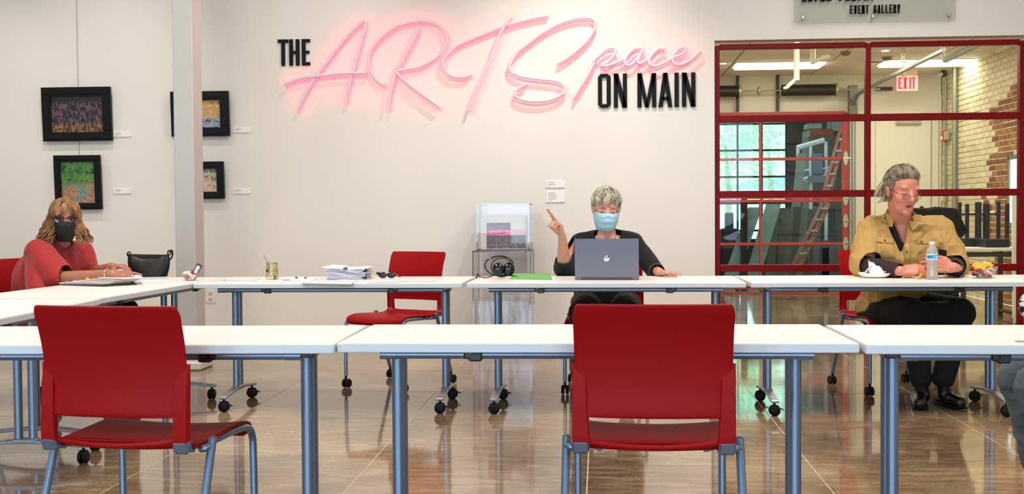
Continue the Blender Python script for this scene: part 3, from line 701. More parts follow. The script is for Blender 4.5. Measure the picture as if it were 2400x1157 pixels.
# ================================================================== CHAIRS
PROF = [(.238, .415), (.243, .438), (.225, .458), (.16, .470), (.05, .467), (-.06, .462), (-.13, .460), (-.168, .465), (-.192, .480), (-.2, .51), (-.199, .56), (-.192, .63), (-.2, .72), (-.222, .80), (-.25, .868)]
def make_chair(label):
    t = thing('stacking_chair', label, 'chair')
    pr = cr([(0, a, b) for a, b in PROF], 5); n = len(pr)
    def width(z, i):
        if i < 8: return .225 - (.03 * (1 - i / 8) ** 2)
        if i > n - 5: return .223 - .011 * ((i - (n - 5)) / 4) ** 2.2
        return .225 if z < .48 or i < n * .5 else .223 - .004 * math.sin((z - .46) * 7)
    def sheet(i0, i1, name, hole=False, nx=24):
        vs = []; fs = []
        for i in range(i0, i1 + 1):
            p = pr[i]; wd = width(p.z, i)
            for k in range(nx + 1):
                u = -1 + 2 * k / nx
                if hole:      # make two grid lines fall on the slot's sides
                    u = math.copysign(min(abs(u), 1), u)
                x = u * wd
                cv = (1 - u * u)
                if i < n * .5: dz, dy = -.012 * cv * (1 if i > 6 else i / 6), 0
                else: dz, dy = 0, -.026 * cv * min(1, (p.z - .46) / .1)
                vs.append((x, p.y + dy, p.z + dz))
        for i in range(i1 - i0):
            z = (pr[i0 + i].z + pr[i0 + i + 1].z) / 2
            for k in range(nx):
                uc = abs(-1 + 2 * (k + .5) / nx)
                if hole and .480 < z < .546 and uc < .83: continue
                a = i * (nx + 1) + k; fs.append((a, a + 1, a + nx + 2, a + nx + 1))
        b = MB().add(vs, fs); b.smooth = True; o = b.build(name, RED, t, fix=False)
        md = o.modifiers.new('thick', 'SOLIDIFY'); md.thickness = .0105; md.offset = 0
        bv = o.modifiers.new('bevel', 'BEVEL'); bv.width = .003; bv.segments = 2; bv.limit_method = 'ANGLE'
        return o
    cut = next(i for i in range(n) if pr[i].z > .468 and pr[i].y < -.165)
    sheet(0, cut, 'seat'); back = sheet(cut, n - 1, 'backrest', True)
    # raised back edge of the seat seen through the slot
    lip = MB(); pp = [(x, -.20 - .022 * (1 - (x / .185) ** 2), .479 - .012 * (1 - (x / .185) ** 2)) for x in [(-.178 + .356 * k / 12) for k in range(13)]]
    lip.tube(pp, .0075, 8); lip.build('seat_lip', RED, t)
    for sx in (-1, 1):       # thick side arm of the shell
        rb = MB(); y = lambda z: (-.2 if z < .55 else -.199 + (z - .55) * .05) if z < .66 else -.194
        sec = [(.476, .026, .017), (.50, .024, .018), (.58, .022, .0175), (.64, .021, .014), (.672, .020, .009), (.70, .012, .003)]
        vs = []; fs = []
        for (z, hw, dp) in sec:
            xo_ = .226; yb = y(z)
            vs += [(sx * (xo_ - 2 * hw), yb - .003, z), (sx * (xo_ - 2 * hw + .004), yb - dp, z), (sx * (xo_ - .003), yb - dp, z), (sx * (xo_ + .001), yb - .003, z), (sx * xo_, yb + .006, z)]
        for i in range(len(sec) - 1):
            for k in range(4): a = i * 5 + k; fs.append((a, a + 1, a + 6, a + 5))
        fs.append((0, 1, 2, 3, 4)); rb.add(vs, fs); o = rb.build('side_arm', RED, t)
        MB().box((sx * .203, -.199, .468), (.048, .034, .04), Euler((.25, 0, 0)), bev=.007).box((sx * .2, -.175, .453), (.044, .05, .014), Euler((-.2, 0, 0)), bev=.005).build('clip', STEEL, t)
        MB().tube(cr([(sx * .15, -.10, .444), (sx * .2, -.02, .446), (sx * .215, .12, .452), (sx * .222, .205, .448), (sx * .226, .24, .418), (sx * .227, .247, .34), (sx * .228, .25, .08)], 6), .0118, 12).build('leg', STEEL, t).name = 'leg'
        MB().tube([(sx * .247, -.095, .472), (sx * .249, -.15, .33), (sx * .252, -.25, .08)], .0125, 12).lathe((sx * .247, -.0945, .473), [(.0125, -.004), (.0125, .002), (.006, .005), (0, .005)], 12).build('leg', STEEL, t)
        for yy, xx in ((.25, .228), (-.252, .252)):
            cs = MB().tube([(sx * xx, yy, .045), (sx * xx, yy, .085)], .008, 8)
            for d in (-.014, .014): cs.lathe((sx * xx + d, yy - .008, .03), [(0, -.009), (.026, -.008), (.03, 0), (.026, .008), (0, .009)], 18, 'x')
            cs.box((sx * xx, yy - .004, .047), (.02, .036, .016), bev=.005)
            cs.build('caster', BLACKR, t)
    cb = MB().tube(cr([(-.245, -.112, .452), (-.225, -.12, .446), (-.19, -.06, .444), (0, -.01, .438), (.19, -.06, .444), (.225, -.12, .446), (.245, -.112, .452)], 5), .0115, 10)
    cb.tube([(-.19, .12, .445), (.19, .12, .445)], .009, 8).build('crossbar', STEEL, t)
    return t
ch0 = make_chair('red chair in the foreground centre, seen square from behind')
ch0.location = (.148, 3.46, 0); ch0.rotation_euler.z = R(-1)
CH = {}
def chair(label, x, y, rz): return retag(dup(ch0), (x, y, 0), R(rz), label)
CH['left'] = chair('red chair in the foreground left, turned toward the right', -1.362, 3.425, -6)
CH['far'] = chair('empty red chair behind the far table, papers in front of it', -1.33, 7.555, 153)
CH['woman'] = chair('red chair under the woman in black', .03, 7.42, 174)
CH['man'] = chair('red chair under the man in the tan shirt', 1.79, 7.47, 192)
CH['lady'] = chair('red chair under the woman in red at the left edge', -3.30, 6.74, -104)
CH['right'] = chair('red chair under the seated person at the right edge', 1.98, 4.30, 88)
for o in [ch0] + list(CH.values()): o['group'] = 'red stacking chairs around the tables'
# ================================================================== THINGS ON AND AROUND THE TABLES
T = .7385
def onT(x, y, z=T): return onZ(x, y, z)

# laptop
a = onT(1347, 655.5); b = onT(1498, 655.5); wl = (b - a).length * .995
t = thing('laptop', 'open grey laptop with its lid toward the viewer', 'laptop', ((a.x + b.x) / 2, (a.y + b.y) / 2, T), math.atan2(b.y - a.y, b.x - a.x))
LG = mat('laptop_grey', (112, 108, 118), .38, metal=.45)
tilt = Euler((R(6), 0, 0)); hh = .222
bs = MB().box((0, .118, .009), (wl, .235, .016), bev=.004).build('base', LG, t)
MB().box((0, .10, .0175), (wl * .86, .10, .002)).build('keyboard', BLACK, bs)
m_ = tilt.to_matrix()
ld = MB().box(m_ @ Vector((0, 0, hh / 2 + .014)), (wl, .006, hh), m_, bev=.0028).build('lid', LG, t)
MB().box(m_ @ Vector((0, .0036, hh / 2 + .014)), (wl - .014, .001, hh - .016), m_).build('screen', mat('dark_screen', (20, 22, 28), .2), ld)
MB().box((0, .002, .012), (wl * .8, .014, .012), bev=.003).build('hinge', mat('hinge_dark', (60, 58, 64), .4), t)
# round emblem with slanting strokes
em = MB().lathe(m_ @ Vector((0, -.0032, hh * .49 + .014)), [(0, 0), (.0225, 0), (.0225, .0012)], 28, 'y', None)
e1 = em.build('emblem_disc', mat('emblem_dark', (70, 66, 72), .2, metal=.8), ld)
mk = MB(); zc = hh * .49 + .014
for q in ([(-.0165, .002), (-.003, .002), (-.0075, -.017), (-.012, -.0125)], [(.001, .002), (.018, .002), (.013, -.010), (-.004, -.0185)],
          [(-.006, .017), (-.0035, .017), (-.008, .004), (-.0105, .004)], [(.004, .018), (.0065, .018), (.002, .004), (-.0005, .004)]):
    mk.prism([m_ @ Vector((x, -.0046, z + zc)) for x, z in q], (0, -.0008, 0))
mk.build('emblem', mat('mirror_silver', (240, 240, 245), .12, metal=1), ld)
MB().box((0, .0, .0), (.001, .001, .001))

# green folder
p = [onT(*q) for q in ((1197, 654), (1294, 655.5), (1287, 644.5), (1203, 644.5))]
t = thing('green_folder', 'bright green paper folder lying beside the laptop', 'folder', p[0])
MB().prism([q - p[0] for q in p], (0, 0, .004)).build('cover', mat('green_card', (98, 178, 84), .6), t)
MB().prism([(q - p[0]) * .985 + Vector((.004, .004, .0042)) for q in p], (0, 0, .0035)).build('sheets', PAPER, t)
MB().prism([(q - p[0]) + Vector((0, 0, .0085)) for q in p], (0, 0, .0025)).build('flap', MATS['green_card'], t)

# headset with coiled cable
c = onT(1172, 653)
t = thing('headset', 'black headphones with a coiled cable on the far table', 'headset', (c.x, c.y + .06, T))
HB = mat('gloss_black', (12, 12, 14), .18)
MB().tube([(.085 * math.cos(a) - .01, .0 + .02 * math.sin(a * 2), .072 + .058 * math.sin(a)) for a in [2 * PI * k / 28 for k in range(29)]], .0042, 8).build('headband', HB, t)
for sx, yy in ((-.03, -.01), (.045, .01)):
    e_ = MB().ell((sx * .8 + .01, yy - .012, .052), (.036, .022, .042), Euler((0, .3 * sx * 10, 0)))
    e_.ell((sx * .8 + .01, yy - .03, .052), (.026, .01, .03)).build('ear_cup', HB, t)
MB().tube(cr([(.04, 0, .02), (.09, -.02, .012), (.13, -.03, .005)], 5), .0028, 6).tube(cr([(-.03, -.02, .02), (-.08, -.04, .006), (-.12, -.045, .012), (-.132, -.05, .03), (-.14, -.055, .004)], 5), .003, 6).build('cable', HB, t)
MB().tube([(.006 + .063 * math.cos(a), -.015, .064 + .056 * math.sin(a)) for a in [2 * PI * k / 24 for k in range(25)]], .0032, 6).build('cable_loop', HB, t)

# paper stack with clips
rp_ = random.Random(3)
c = onT(810, 655); t = thing('paper_stack', 'tall stack of stapled papers held by black binder clips', 'papers', (c.x, c.y + .10, T))
PB = mat('bluish_paper', (196, 196, 212), .75); PW = PAPER
z = 0
for k in range(13):
    th = rp_.uniform(.0022, .0055); 
    m_ = MB(); w2_, d2_ = .118 * rp_.uniform(.93, 1.03), .105; ang = rp_.uniform(-.07, .07); ox = rp_.uniform(-.006, .006)
    n_ = 6; vs = []; fs = []
    for i in range(n_ + 1):
        x = -w2_ + 2 * w2_ * i / n_; wv = .0022 * math.sin(i * 1.7 + k) * (1 if k > 4 else .4)
        for (yy, zz_) in ((-d2_, 0), (d2_, 0), (d2_, th), (-d2_, th)): vs.append(Matrix.Rotation(ang, 3, 'Z') @ Vector((x + ox, yy, z + zz_ + wv)))
    for i in range(n_):
        for e in range(4): a_, b_ = i * 4 + e, i * 4 + (e + 1) % 4; fs.append((a_, b_, b_ + 4, a_ + 4))
    fs += [(0, 3, 2, 1), (n_ * 4, n_ * 4 + 1, n_ * 4 + 2, n_ * 4 + 3)]
    m_.add(vs, fs).build('sheet_bundle', PB if k < 11 else PW, t); z += th + .0012
for (x, y, zc_, sx_, sz_) in ((.0, -.108, z - .004, .026, .012), (.112, -.1, z * .5, .03, z * .86)):
    MB().prism([(x - sx_ / 2, y, zc_ - sz_ / 2), (x + sx_ / 2, y, zc_ - sz_ / 2), (x + sx_ * .42, y + .02, zc_ + sz_ / 2), (x - sx_ * .42, y + .02, zc_ + sz_ / 2)], (0, -.007, .0)).build('binder_clip', BLACK, t)
lz = z + .001
MB().prism([(-.14, -.11, lz), (-.02, -.115, lz - .002), (-.03, .1, lz), (-.12, .1, lz + .006)], (0, 0, .004)).build('loose_sheet', PW, t)

def sheet(label, pts, m, th=.0012, nm='paper_sheet', cat='paper'):
    q = [onT(*p) for p in pts]; q = [Vector((v.x, v.y, T + .0004)) for v in q]
    o = MB().prism([v - q[0] for v in q], (0, 0, th)).build(nm, m); o.location = q[0]; tag(o, label, cat); return o
PG = mat('printed_paper', (208, 212, 216), .7, var=.06, vscale=60)
sheet('white sheet overhanging the table front below the paper stack', [(705, 664.2), (822, 666.5), (838, 658.5), (745, 656)], PG, .002)
sheet('loose white sheet left of the dark glasses', [(861, 663), (925, 662.3), (955, 657), (880, 657)], PG, .0016)
sheet('loose white sheet right of the dark glasses', [(930, 660.5), (1010, 660.2), (1022, 656), (958, 656)], PG)
sheet('small paper slip between jar and left table end', [(500, 658), (530, 658), (528, 655.5), (505, 655.5)], PG)
sheet('thin sheet at the left end of the far table', [(520, 657), (600, 658.5), (610, 652), (548, 651.5)], PG)
sheet('large pale sheet right of the jar', [(655, 659), (720, 660), (745, 652), (672, 651.5)], PAPER)
for (x0, y0, x1, y1, lb) in ((696, 653.5, 708, 648, 'left one of two small dark pens near the jar'), (715, 653.5, 731, 648.5, 'right one of two small dark pens near the jar'),):
    p, q = onT(x0, y0), onT(x1, y1)
    t = thing('pen', lb, 'pen', (p.x, p.y, T)); d = Vector((q.x - p.x, min(q.y - p.y, .10), 0))
    MB().tube([(0, 0, .006), d * .7 + Vector((0, 0, .006))], .0055, 8).build('barrel', mat('brown_pen', (70, 50, 44), .3), t)
    MB().tube([d * .7 + Vector((0, 0, .006)), d + Vector((0, 0, .006))], [.0045, .0035], 8).build('cap', CHROME, t)
p = onT(663, 657.3); o = MB().tube([(0, 0, .003), (.045, .004, .003)], .003, 6).build('pencil_stub', mat('pencil_grey', (90, 84, 82), .5)); o.location = (p.x, p.y, T); tag(o, 'thin grey stub lying just right of the jar', 'pencil')

# dark glasses / keys
c = onT(905, 652); t = thing('folded_glasses', 'dark red folded sunglasses beside the empty red chair', 'glasses', (c.x, c.y + .03, T))
DG = mat('dark_maroon', (46, 10, 16), .2)
for sx in (-1, 1):
    MB().tube([(sx * .026 + .022 * math.cos(a), 0 + .004 * math.cos(a), .018 + .016 * math.sin(a)) for a in [2 * PI * k / 18 for k in range(19)]], .003, 6).build('rim', DG, t)
    MB().ell((sx * .026, 0, .018), (.021, .003, .015)).build('lens', mat('dark_lens', (16, 8, 10), .08), t)
MB().tube(cr([(-.048, 0, .026), (-.056, .012, .03), (-.03, .03, .022), (.03, .034, .014)], 5), .0038, 6).build('temple', DG, t)
MB().tube(cr([(.048, 0, .026), (.07, .005, .012), (.078, .01, .004)], 5), .0034, 6).build('temple', DG, t)
MB().box((-.045, .025, .026), (.05, .018, .016), Euler((0, .1, 0)), bev=.005).build('case', DG, t)

# glass jar of amber drink with a spoon
c = onT(634, 655.0); t = thing('glass_jar', 'glass jar with an amber drink and a spoon sticking out', 'jar', (c.x, c.y + .035, T))
JG = glass('jar_glass', (250, 250, 240), .03, .02, .35)
prof = [(.0, .003), (.036, .003), (.038, .02), (.0385, .028), (.0365, .031), (.0385, .034), (.036, .055), (.034, .075), (.0325, .09), (.034, .098)]
MB().lathe((0, 0, 0), prof + [(.031, .098), (.031, .07), (.034, .034), (.034, .008), (0, .008)], 28).build('glass', JG, t)
MB().lathe((0, 0, 0), [(.0, .034), (.0325, .034), (.0315, .05), (.031, .066), (0, .066)], 24).build('drink', mat('amber_drink', (214, 196, 152), .3, rgb2=(190, 124, 48), vscale=20, stretch=(1, 1, 5)), t)
MB().lathe((0, 0, 0), [(.033, .094), (.0355, .097), (.033, .1), (.031, .097), (.033, .094)], 24).build('rim', mat('rim_glass', (120, 118, 98), .2), t)
sp = MB().tube([(.018, -.004, .012), (-.028, -.004, .10), (-.047, -.004, .143)], .0022, 8).ell((.018, -.004, .012), (.009, .004, .013)).build('spoon', mat('spoon_metal', (130, 128, 118), .3, metal=.7)); sp.location = t.location; tag(sp, 'thin metal spoon leaning out of the amber glass jar', 'spoon')
MB().ell((-.022, -.02, .052), (.010, .008, .006)).build('tea_leaves', mat('tea_leaf', (50, 30, 16), .8), t)

# clear bowl of wrapped snacks at the table corner
def bowl(name, label, px, py, r_, h_, items_, clab=('pink', 'the bowl'), grp=''):
    c = onT(px, py); t = thing(name, label, 'bowl', (c.x, c.y + r_ * .55, T))
    MB().lathe((0, 0, 0), [(0, .001), (r_ * .52, .001), (r_ * .78, h_ * .34), (r_ * .95, h_ * .75), (r_, h_), (r_ * .97, h_), (r_ * .92, h_ * .75), (r_ * .74, h_ * .36), (r_ * .5, .004), (0, .004)], 32).build('bowl', glass('bowl_plastic', (252, 250, 248), .04), t)
    for i, (m_, sc, hz) in enumerate(items_):
        an = i * 2.4; rr = r_ * (.25 + .42 * ((i * 7) % 5) / 5) * sc; b_ = MB(); rb = random.Random(i + 5)
        ctr = Vector((rr * math.cos(an), rr * math.sin(an), hz)); n_ = 5; vs = []; fs = []
        eu = Euler((rb.uniform(-.9, .9), rb.uniform(-.9, .9), rb.uniform(0, 6))).to_matrix(); s_ = r_ * .6
        for a1 in range(n_ + 1):
            for b1 in range(n_ + 1):
                u, v = a1 / n_ - .5, b1 / n_ - .5
                vs.append(ctr + eu @ Vector((u * s_ * 1.5, v * s_ * 1.1, s_ * .36 * (1 - 3 * u * u) * (1 - 3 * v * v) + rb.uniform(-.004, .004))))
        for a1 in range(n_):
            for b1 in range(n_): k = a1 * (n_ + 1) + b1; fs.append((k, k + 1, k + n_ + 2, k + n_ + 1))
        for v_ in vs: v_.z = max(v_.z, .008)
        o = b_.add(vs, fs).build('wrapped_candy', m_, None, fix=False); md = o.modifiers.new('t', 'SOLIDIFY'); md.thickness = .005
        o.location = t.location; sx_ = 'left' if ctr.x < -r_ * .2 else 'right' if ctr.x > r_ * .2 else 'middle'; sz_ = ('low', 'midway', 'high', 'topmost')[min(3, int(hz / .018))]
        lb_ = '%s candy %s at %s %s in %s' % (m_.get('word', 'pale'), sz_ if i != 10 else 'lowest', 'front' if ctr.y < 0 else 'back', sx_, clab[1])
        tag(o, lb_, 'candy', grp)
    return t
CP = [mat('candy_pink', (236, 118, 120), .35, var=.2, vscale=30), mat('candy_orange', (248, 168, 40), .35, var=.15, vscale=30), mat('candy_rose', (206, 56, 70), .35, var=.2, vscale=30), mat('candy_white', (250, 222, 218), .35), mat('candy_dark', (50, 34, 38), .3)]
for m_, w_ in zip(CP, ('pink', 'orange', 'deep rose', 'whitish', 'dark')): m_['word'] = w_
bowl('candy_bowl', 'clear bowl of pink and orange wrapped candy right of the man', 2312, 651.5, .074, .066, [(CP[0], 1, .02), (CP[2], 1, .022), (CP[3], 1, .024), (CP[0], .8, .03), (CP[2], 1, .036), (CP[3], 1, .04), (CP[0], 1, .044), (CP[1], 1, .062), (CP[1], .9, .066), (CP[1], 1, .058), (CP[2], .9, .03), (CP[0], 1, .038)], ('', 'bowl right of the man'), 'wrapped candies in the bowl right of the man')
t = bowl('snack_bowl', 'clear bowl of crumpled wrappers at the table corner by the column', 443, 657.5, .05, .05, [(CP[3], 1, .018), (CP[0], .8, .022), (CP[3], 1, .03), (CP[2], 1, .034), (CP[3], .9, .04)], ('', 'bowl by the column'), 'wrapped candies in the bowl by the column')
tb_ = t; t = thing('snack_packet', 'small dark snack packet standing in the bowl by the column', 'packet', tb_.location)
MB().box((.042, 0, .068), (.034, .006, .062), Euler((0, .5, .3)), bev=.002).build('dark_packet', CP[4], t)
MB().box((.040, -.004, .064), (.02, .003, .048), Euler((0, .5, .3)), bev=.001).build('packet_label', mat('packet_label', (200, 190, 190), .4), t)

# water bottle
c = onT(2187, 654.5); t = thing('water_bottle', 'clear plastic water bottle with a blue label before the man', 'bottle', (c.x, c.y + .02, T))
k_ = 1.0
prof = [(0, .001), (.026, .001), (.0315, .008), (.0315, .02), (.0300, .04), (.0275, .062), (.0280, .082), (.0305, .10), (.0315, .112), (.0315, .142), (.031, .152), (.027, .168), (.018, .184), (.0125, .192), (.0125, .198)]
MB().lathe((0, 0, 0), prof, 30).build('body', mat('clear_plastic_water', (222, 214, 208), .12, trans=.55, spec=.5, var=.04, vscale=25), t)
lb = MB(); 
for k in range(30):
    a0, a1 = 2 * PI * k / 30, 2 * PI * (k + 1) / 30
    lb.add([(.0322 * math.cos(a0), .0322 * math.sin(a0), .108), (.0322 * math.cos(a1), .0322 * math.sin(a1), .108), (.0322 * math.cos(a1), .0322 * math.sin(a1), .142), (.0322 * math.cos(a0), .0322 * math.sin(a0), .142)], [(0, 1, 2, 3)])
lo = lb.build('label', mat('label_white', (226, 236, 244), .4), t)
pt = MB()
def lab(a0, a1, z0, z1, r_=.0328):
    n_ = 6
    for k in range(n_):
        p, q = R(a0 + (a1 - a0) * k / n_), R(a0 + (a1 - a0) * (k + 1) / n_)
        pt.add([(r_ * math.cos(p), r_ * math.sin(p), z0), (r_ * math.cos(q), r_ * math.sin(q), z0), (r_ * math.cos(q), r_ * math.sin(q), z1), (r_ * math.cos(p), r_ * math.sin(p), z1)], [(0, 1, 2, 3)])
lab(196, 300, .113, .137); pt.build('label_print', mat('label_blue', (84, 168, 220), .4, var=.35, vscale=60), lo)
pt = MB(); lab(198, 236, .120, .124, .0331); lab(215, 262, .125, .129, .0331); lab(306, 330, .130, .136, .0331); lab(314, 332, .115, .124, .0331); pt.build('label_letters', mat('label_navy', (24, 52, 92), .4), lo)
MB().lathe((0, 0, 0), [(0, .192), (.0145, .192), (.015, .194), (.015, .207), (.013, .209), (0, .209)], 24).build('cap', mat('cap_white', (236, 236, 236), .35), t)

# paper plate with a folded face mask, orange napkin
c = onT(2053, 651); t = thing('paper_plate', 'white paper plate under the loose face mask', 'plate', (c.x, c.y + .035, T))
MB().lathe((0, 0, 0), [(0, .001), (.058, .001), (.078, .011), (.092, .026), (.091, .028), (.077, .013), (.057, .004), (0, .004)], 32).build('plate', mat('plate_white', (240, 236, 226), .6), t)
t2 = thing('face_mask', 'crumpled white and pale blue face mask lying on the paper plate', 'face mask', (c.x, c.y + .03, T + .006))
def sheetmesh(f, nu, nv, nm, m_, par, th=.003):
    vs = []; fs = []
    for i in range(nu + 1):
        for j in range(nv + 1): vs.append(f(i / nu, j / nv))
    for i in range(nu):
        for j in range(nv): k = i * (nv + 1) + j; fs.append((k, k + 1, k + nv + 2, k + nv + 1))
    b_ = MB().add(vs, fs); b_.smooth = True; o = b_.build(nm, m_, par, fix=False); md = o.modifiers.new('t', 'SOLIDIFY'); md.thickness = th; md.offset = 0; return o
MW = mat('mask_white', (226, 234, 238), .7); MBL = mat('mask_blue', (162, 200, 216), .7, bump=.1, bscale=300)
sheetmesh(lambda u, v: Vector((-.072 + .012 * v + .05 * u, -.02 + .05 * v, .004 + .062 * u ** .8 * (1 - .5 * v) + .004 * math.sin(v * 20))), 8, 12, 'white_half', MW, t2)
sheetmesh(lambda u, v: Vector((-.036 + .10 * v, -.030 + .03 * u, .006 + (.088 - .062 * v) * u + .004 * math.sin(v * 18 + u * 3))), 8, 14, 'blue_half', mat('mask_pale', (206, 222, 228), .7), t2)
MB().tube(cr([(.045, -.02, .026), (.062, -.02, .03), (.068, -.022, .014), (.058, -.024, .003)], 5), .0028, 6).build('ear_loop', MW, t2)
ON = mat('orange_napkin', (240, 172, 34), .6)
c = onT(2163, 653); t = thing('orange_napkin', 'folded orange napkin under the hand of the man', 'napkin', (c.x, c.y + .005, T))
sheetmesh(lambda u, v: Vector((-.04 + .07 * u, -.02 + .045 * v, .002 + .034 * max(0, 1 - abs(u - .55) * 2.6) * (1 - v * .3))), 10, 4, 'fold', ON, t)
sheet('small flat orange scrap left of the napkin', [(2118, 650.5), (2136, 651), (2138, 649), (2122, 648.5)], ON, nm='orange_scrap', cat='napkin')

# handbag, open folder, papers of the woman in red
c = onT(332, 650.5); t = thing('handbag', 'black leather handbag standing on the table beside the woman in red', 'bag', (c.x, c.y + .12, T), R(8))
BG = mat('black_leather', (10, 10, 11), .38, bump=.05, bscale=60, spec=.4)
vs = []; fs = []; nu, nv = 22, 10
for j in range(nv + 1):
    v = j / nv; wd = .112 + .012 * math.sin(v * PI) + (.012 * v); dp = .055 * (1 - v * .93) ** .7 + .004
    for i in range(nu):
        a_ = 2 * PI * i / nu; x = wd * math.copysign(abs(math.cos(a_)) ** .6, math.cos(a_)); y = dp * math.sin(a_)
        top = .128 + .016 * (x / wd) ** 2 * (1 if x > 0 else 1.1) - .018 * (1 - (x / wd) ** 2)
        vs.append((x, y + .004 * math.sin(x * 60) * v, max(.001, v ** .9 * top)))
for j in range(nv):
    for i in range(nu): a_, b_ = j * nu + i, j * nu + (i + 1) % nu; fs.append((a_, b_, b_ + nu, a_ + nu))
fs.append(tuple(range(nu))[::-1]); fs.append(tuple(range(nv * nu, nv * nu + nu)))
b_ = MB().add(vs, fs); b_.smooth = True; b_.build('body', BG, t)
MB().tube([(-.12, 0, .139), (-.06, 0, .118), (0, 0, .112), (.06, 0, .118), (.125, 0, .142)], .004, 6).build('zip', BLACK, t)
for x, z in ((-.122, .142), (.128, .15)):
    MB().tube([(x + .011 * math.cos(a_), 0, z + .014 * math.sin(a_)) for a_ in [2 * PI * k / 14 for k in range(15)]], .0042, 6).build('strap_ring', BG, t)
MB().tube(cr([(.128, .0, .15), (.14, .01, .165), (.133, .04, .12), (.05, .065, .05), (-.08, .06, .07), (-.125, .02, .13), (-.122, 0, .142)], 5), .005, 6).build('strap', BG, t)
p = [onT(*q) for q in ((140, 668), (245, 671.5), (320, 667), (300, 657), (165, 656))]
t = thing('open_folder', 'open folder stuffed with papers under the arm of the woman in red', 'folder', (p[0].x, p[0].y, T))
FB = Vector((p[0].x, p[0].y, T)); L_ = lambda v: Vector((v.x, v.y, T)) - FB
MB().prism([L_(q) for q in p], (0, 0, .006)).build('cover', mat('dark_cover', (52, 42, 50), .5), t)
P2 = [L_(q) for q in p]
cols = [mat('tan_paper', (222, 196, 160), .7), mat('lilac_paper', (190, 188, 206), .7), PAPER, mat('peach_paper', (226, 184, 160), .7)]
for k in range(7):
    c_ = (P2[0] + P2[1] + P2[2] + P2[4]) / 4; rot = Matrix.Rotation(rp_.uniform(-.12, .12), 3, 'Z'); f_ = .9 - .05 * k
    sh = Vector((.05 * k * .6 - .03, rp_.uniform(-.01, .01), .007 + .005 * k))
    MB().prism([c_ + rot @ ((q - c_) * f_) + sh for q in (P2[0], P2[1], P2[2], P2[3], P2[4])], (0, 0, .003)).build('sheet', cols[k % 4], t)
c = onT(262, 666); 
sheetmesh(lambda u, v: L_(c) + Vector((-.09 + .2 * u, .0 + .08 * v, .03 + .028 * math.sin(u * PI) + .01 * v)), 8, 3, 'curled_page', cols[1], t)
for (x, y, mm) in ((206, 668, mat('brass', (200, 160, 80), .2, metal=1)), (268, 660, CHROME)):
    q = L_(onT(x, y + 6)); MB().box(q + Vector((0, 0, .048)), (.022, .01, .016), Euler((0, .5, .2)), bev=.003).build('clip', mm, t)
sheet('thin white sheet beside the pointing finger', [(330, 662), (400, 659), (392, 655), (340, 657)], PAPER)

# small dark item on the near right table
c = onZ(2396, 800, T); o = MB().ell((0, 0, .002), (.06, .012, .0022), seg=16, rings=6).build('letter_opener', mat('grey_steel', (130, 134, 138), .3, metal=.6)); o.location = (c.x + .035, c.y, T); tag(o, 'thin grey object on the near table at the right edge', 'letter opener')

# acrylic pedestal with a display card inside
AC = glass('acrylic_clear', (253, 253, 254), .010, .01, .32); ACE = glass('acrylic_edge', (222, 222, 228), .06, .02, .4)
py0 = 9.20; a = at(1108, 588, py0); b = at(1243, 588, py0); wd = b.x - a.x; h1 = a.z
t = thing('acrylic_pedestal', 'clear acrylic display pedestal against the white wall', 'pedestal', ((a.x + b.x) / 2, py0 + wd / 2, 0))
def clearbox(w_, z0, z1, par, nm, d_=None):
    d_ = d_ or w_
    for (x, y, dx, dy) in ((0, -d_ / 2, w_, .008), (0, d_ / 2, w_, .008), (-w_ / 2, 0, .008, d_ - .01), (w_ / 2, 0, .008, d_ - .01)):
        MB().box((x, y, (z0 + z1) / 2), (dx, dy, z1 - z0)).build(nm, AC, par)
    e = MB()
    for sx in (-1, 1):
        for sy in (-1, 1): e.box((sx * w_ / 2, sy * d_ / 2, (z0 + z1) / 2), (.009, .009, z1 - z0))
    for z in (z0 + .005, z1 - .004):
        for sy in (-1, 1): e.box((0, sy * d_ / 2, z), (w_, .009, .008)); e.box((sy * w_ / 2, 0, z), (.009, d_, .008))
    e.build(nm + '_edges', ACE, par)["kind"] = "stuff"
clearbox(wd, .0, h1, t, 'side_panel')
MB().box((0, 0, h1 - .004), (wd, wd, .009)).build('top_plate', AC, t)
MB().box((0, 0, h1 * .52), (wd - .02, wd - .02, .006)).build('shelf', AC, t)
t2 = thing('acrylic_case', 'clear acrylic cover box standing on the pedestal', 'display case', (t.location.x + .012, t.location.y, h1 + .001))
hz = at(1180, 477, py0).z - h1
clearbox(wd * .90, 0, hz, t2, 'case_panel')
MB().box((0, 0, hz - .003), (wd * .90, wd * .90, .007)).build('case_top', AC, t2)
t3 = thing('display_card', 'white board with pink and grey landscape prints inside the clear case', 'display card', (t.location.x - .004, t.location.y - .02, h1 + .006), 0)
cw = wd * .80; chh = at(1180, 508, py0).z - h1; e_ = Euler((R(-6), 0, 0)).to_matrix()
MB().box(e_ @ Vector((0, 0, chh / 2)), (cw, .012, chh), e_).build('board', mat('board_white', (226, 220, 212), .7), t3)
pin = paint('pink_dusk_print', [(.35, (70, 60, 66)), (.5, (150, 128, 136)), (.65, (110, 96, 104))], 2, (1, 1, 4), .5, ([(.35, (180, 60, 104)), (.5, (236, 130, 170)), (.65, (240, 160, 180))], .42))
gry = paint('grey_winter_print', [(.34, (30, 28, 34)), (.46, (84, 78, 82)), (.56, (150, 140, 142)), (.66, (44, 40, 44))], 5, (3, 1, 1.4), 1)
S_ = wd / (1243 - 1108)
def prt(x0, x1, z0, z1, m_): MB().box(e_ @ Vector(((x0 + x1) / 2, -.008, (z0 + z1) / 2)), (x1 - x0, .004, z1 - z0), e_).build('print', m_, t3)
X_ = lambda p: (p - 1178) * S_
prt(X_(1139), X_(1196), .115, .215, pin); prt(X_(1198), X_(1230), .115, .16, mat('pale_pink_reflection', (226, 186, 196), .5))  # the pale pink patch paints in a small reflection beside the dusk print
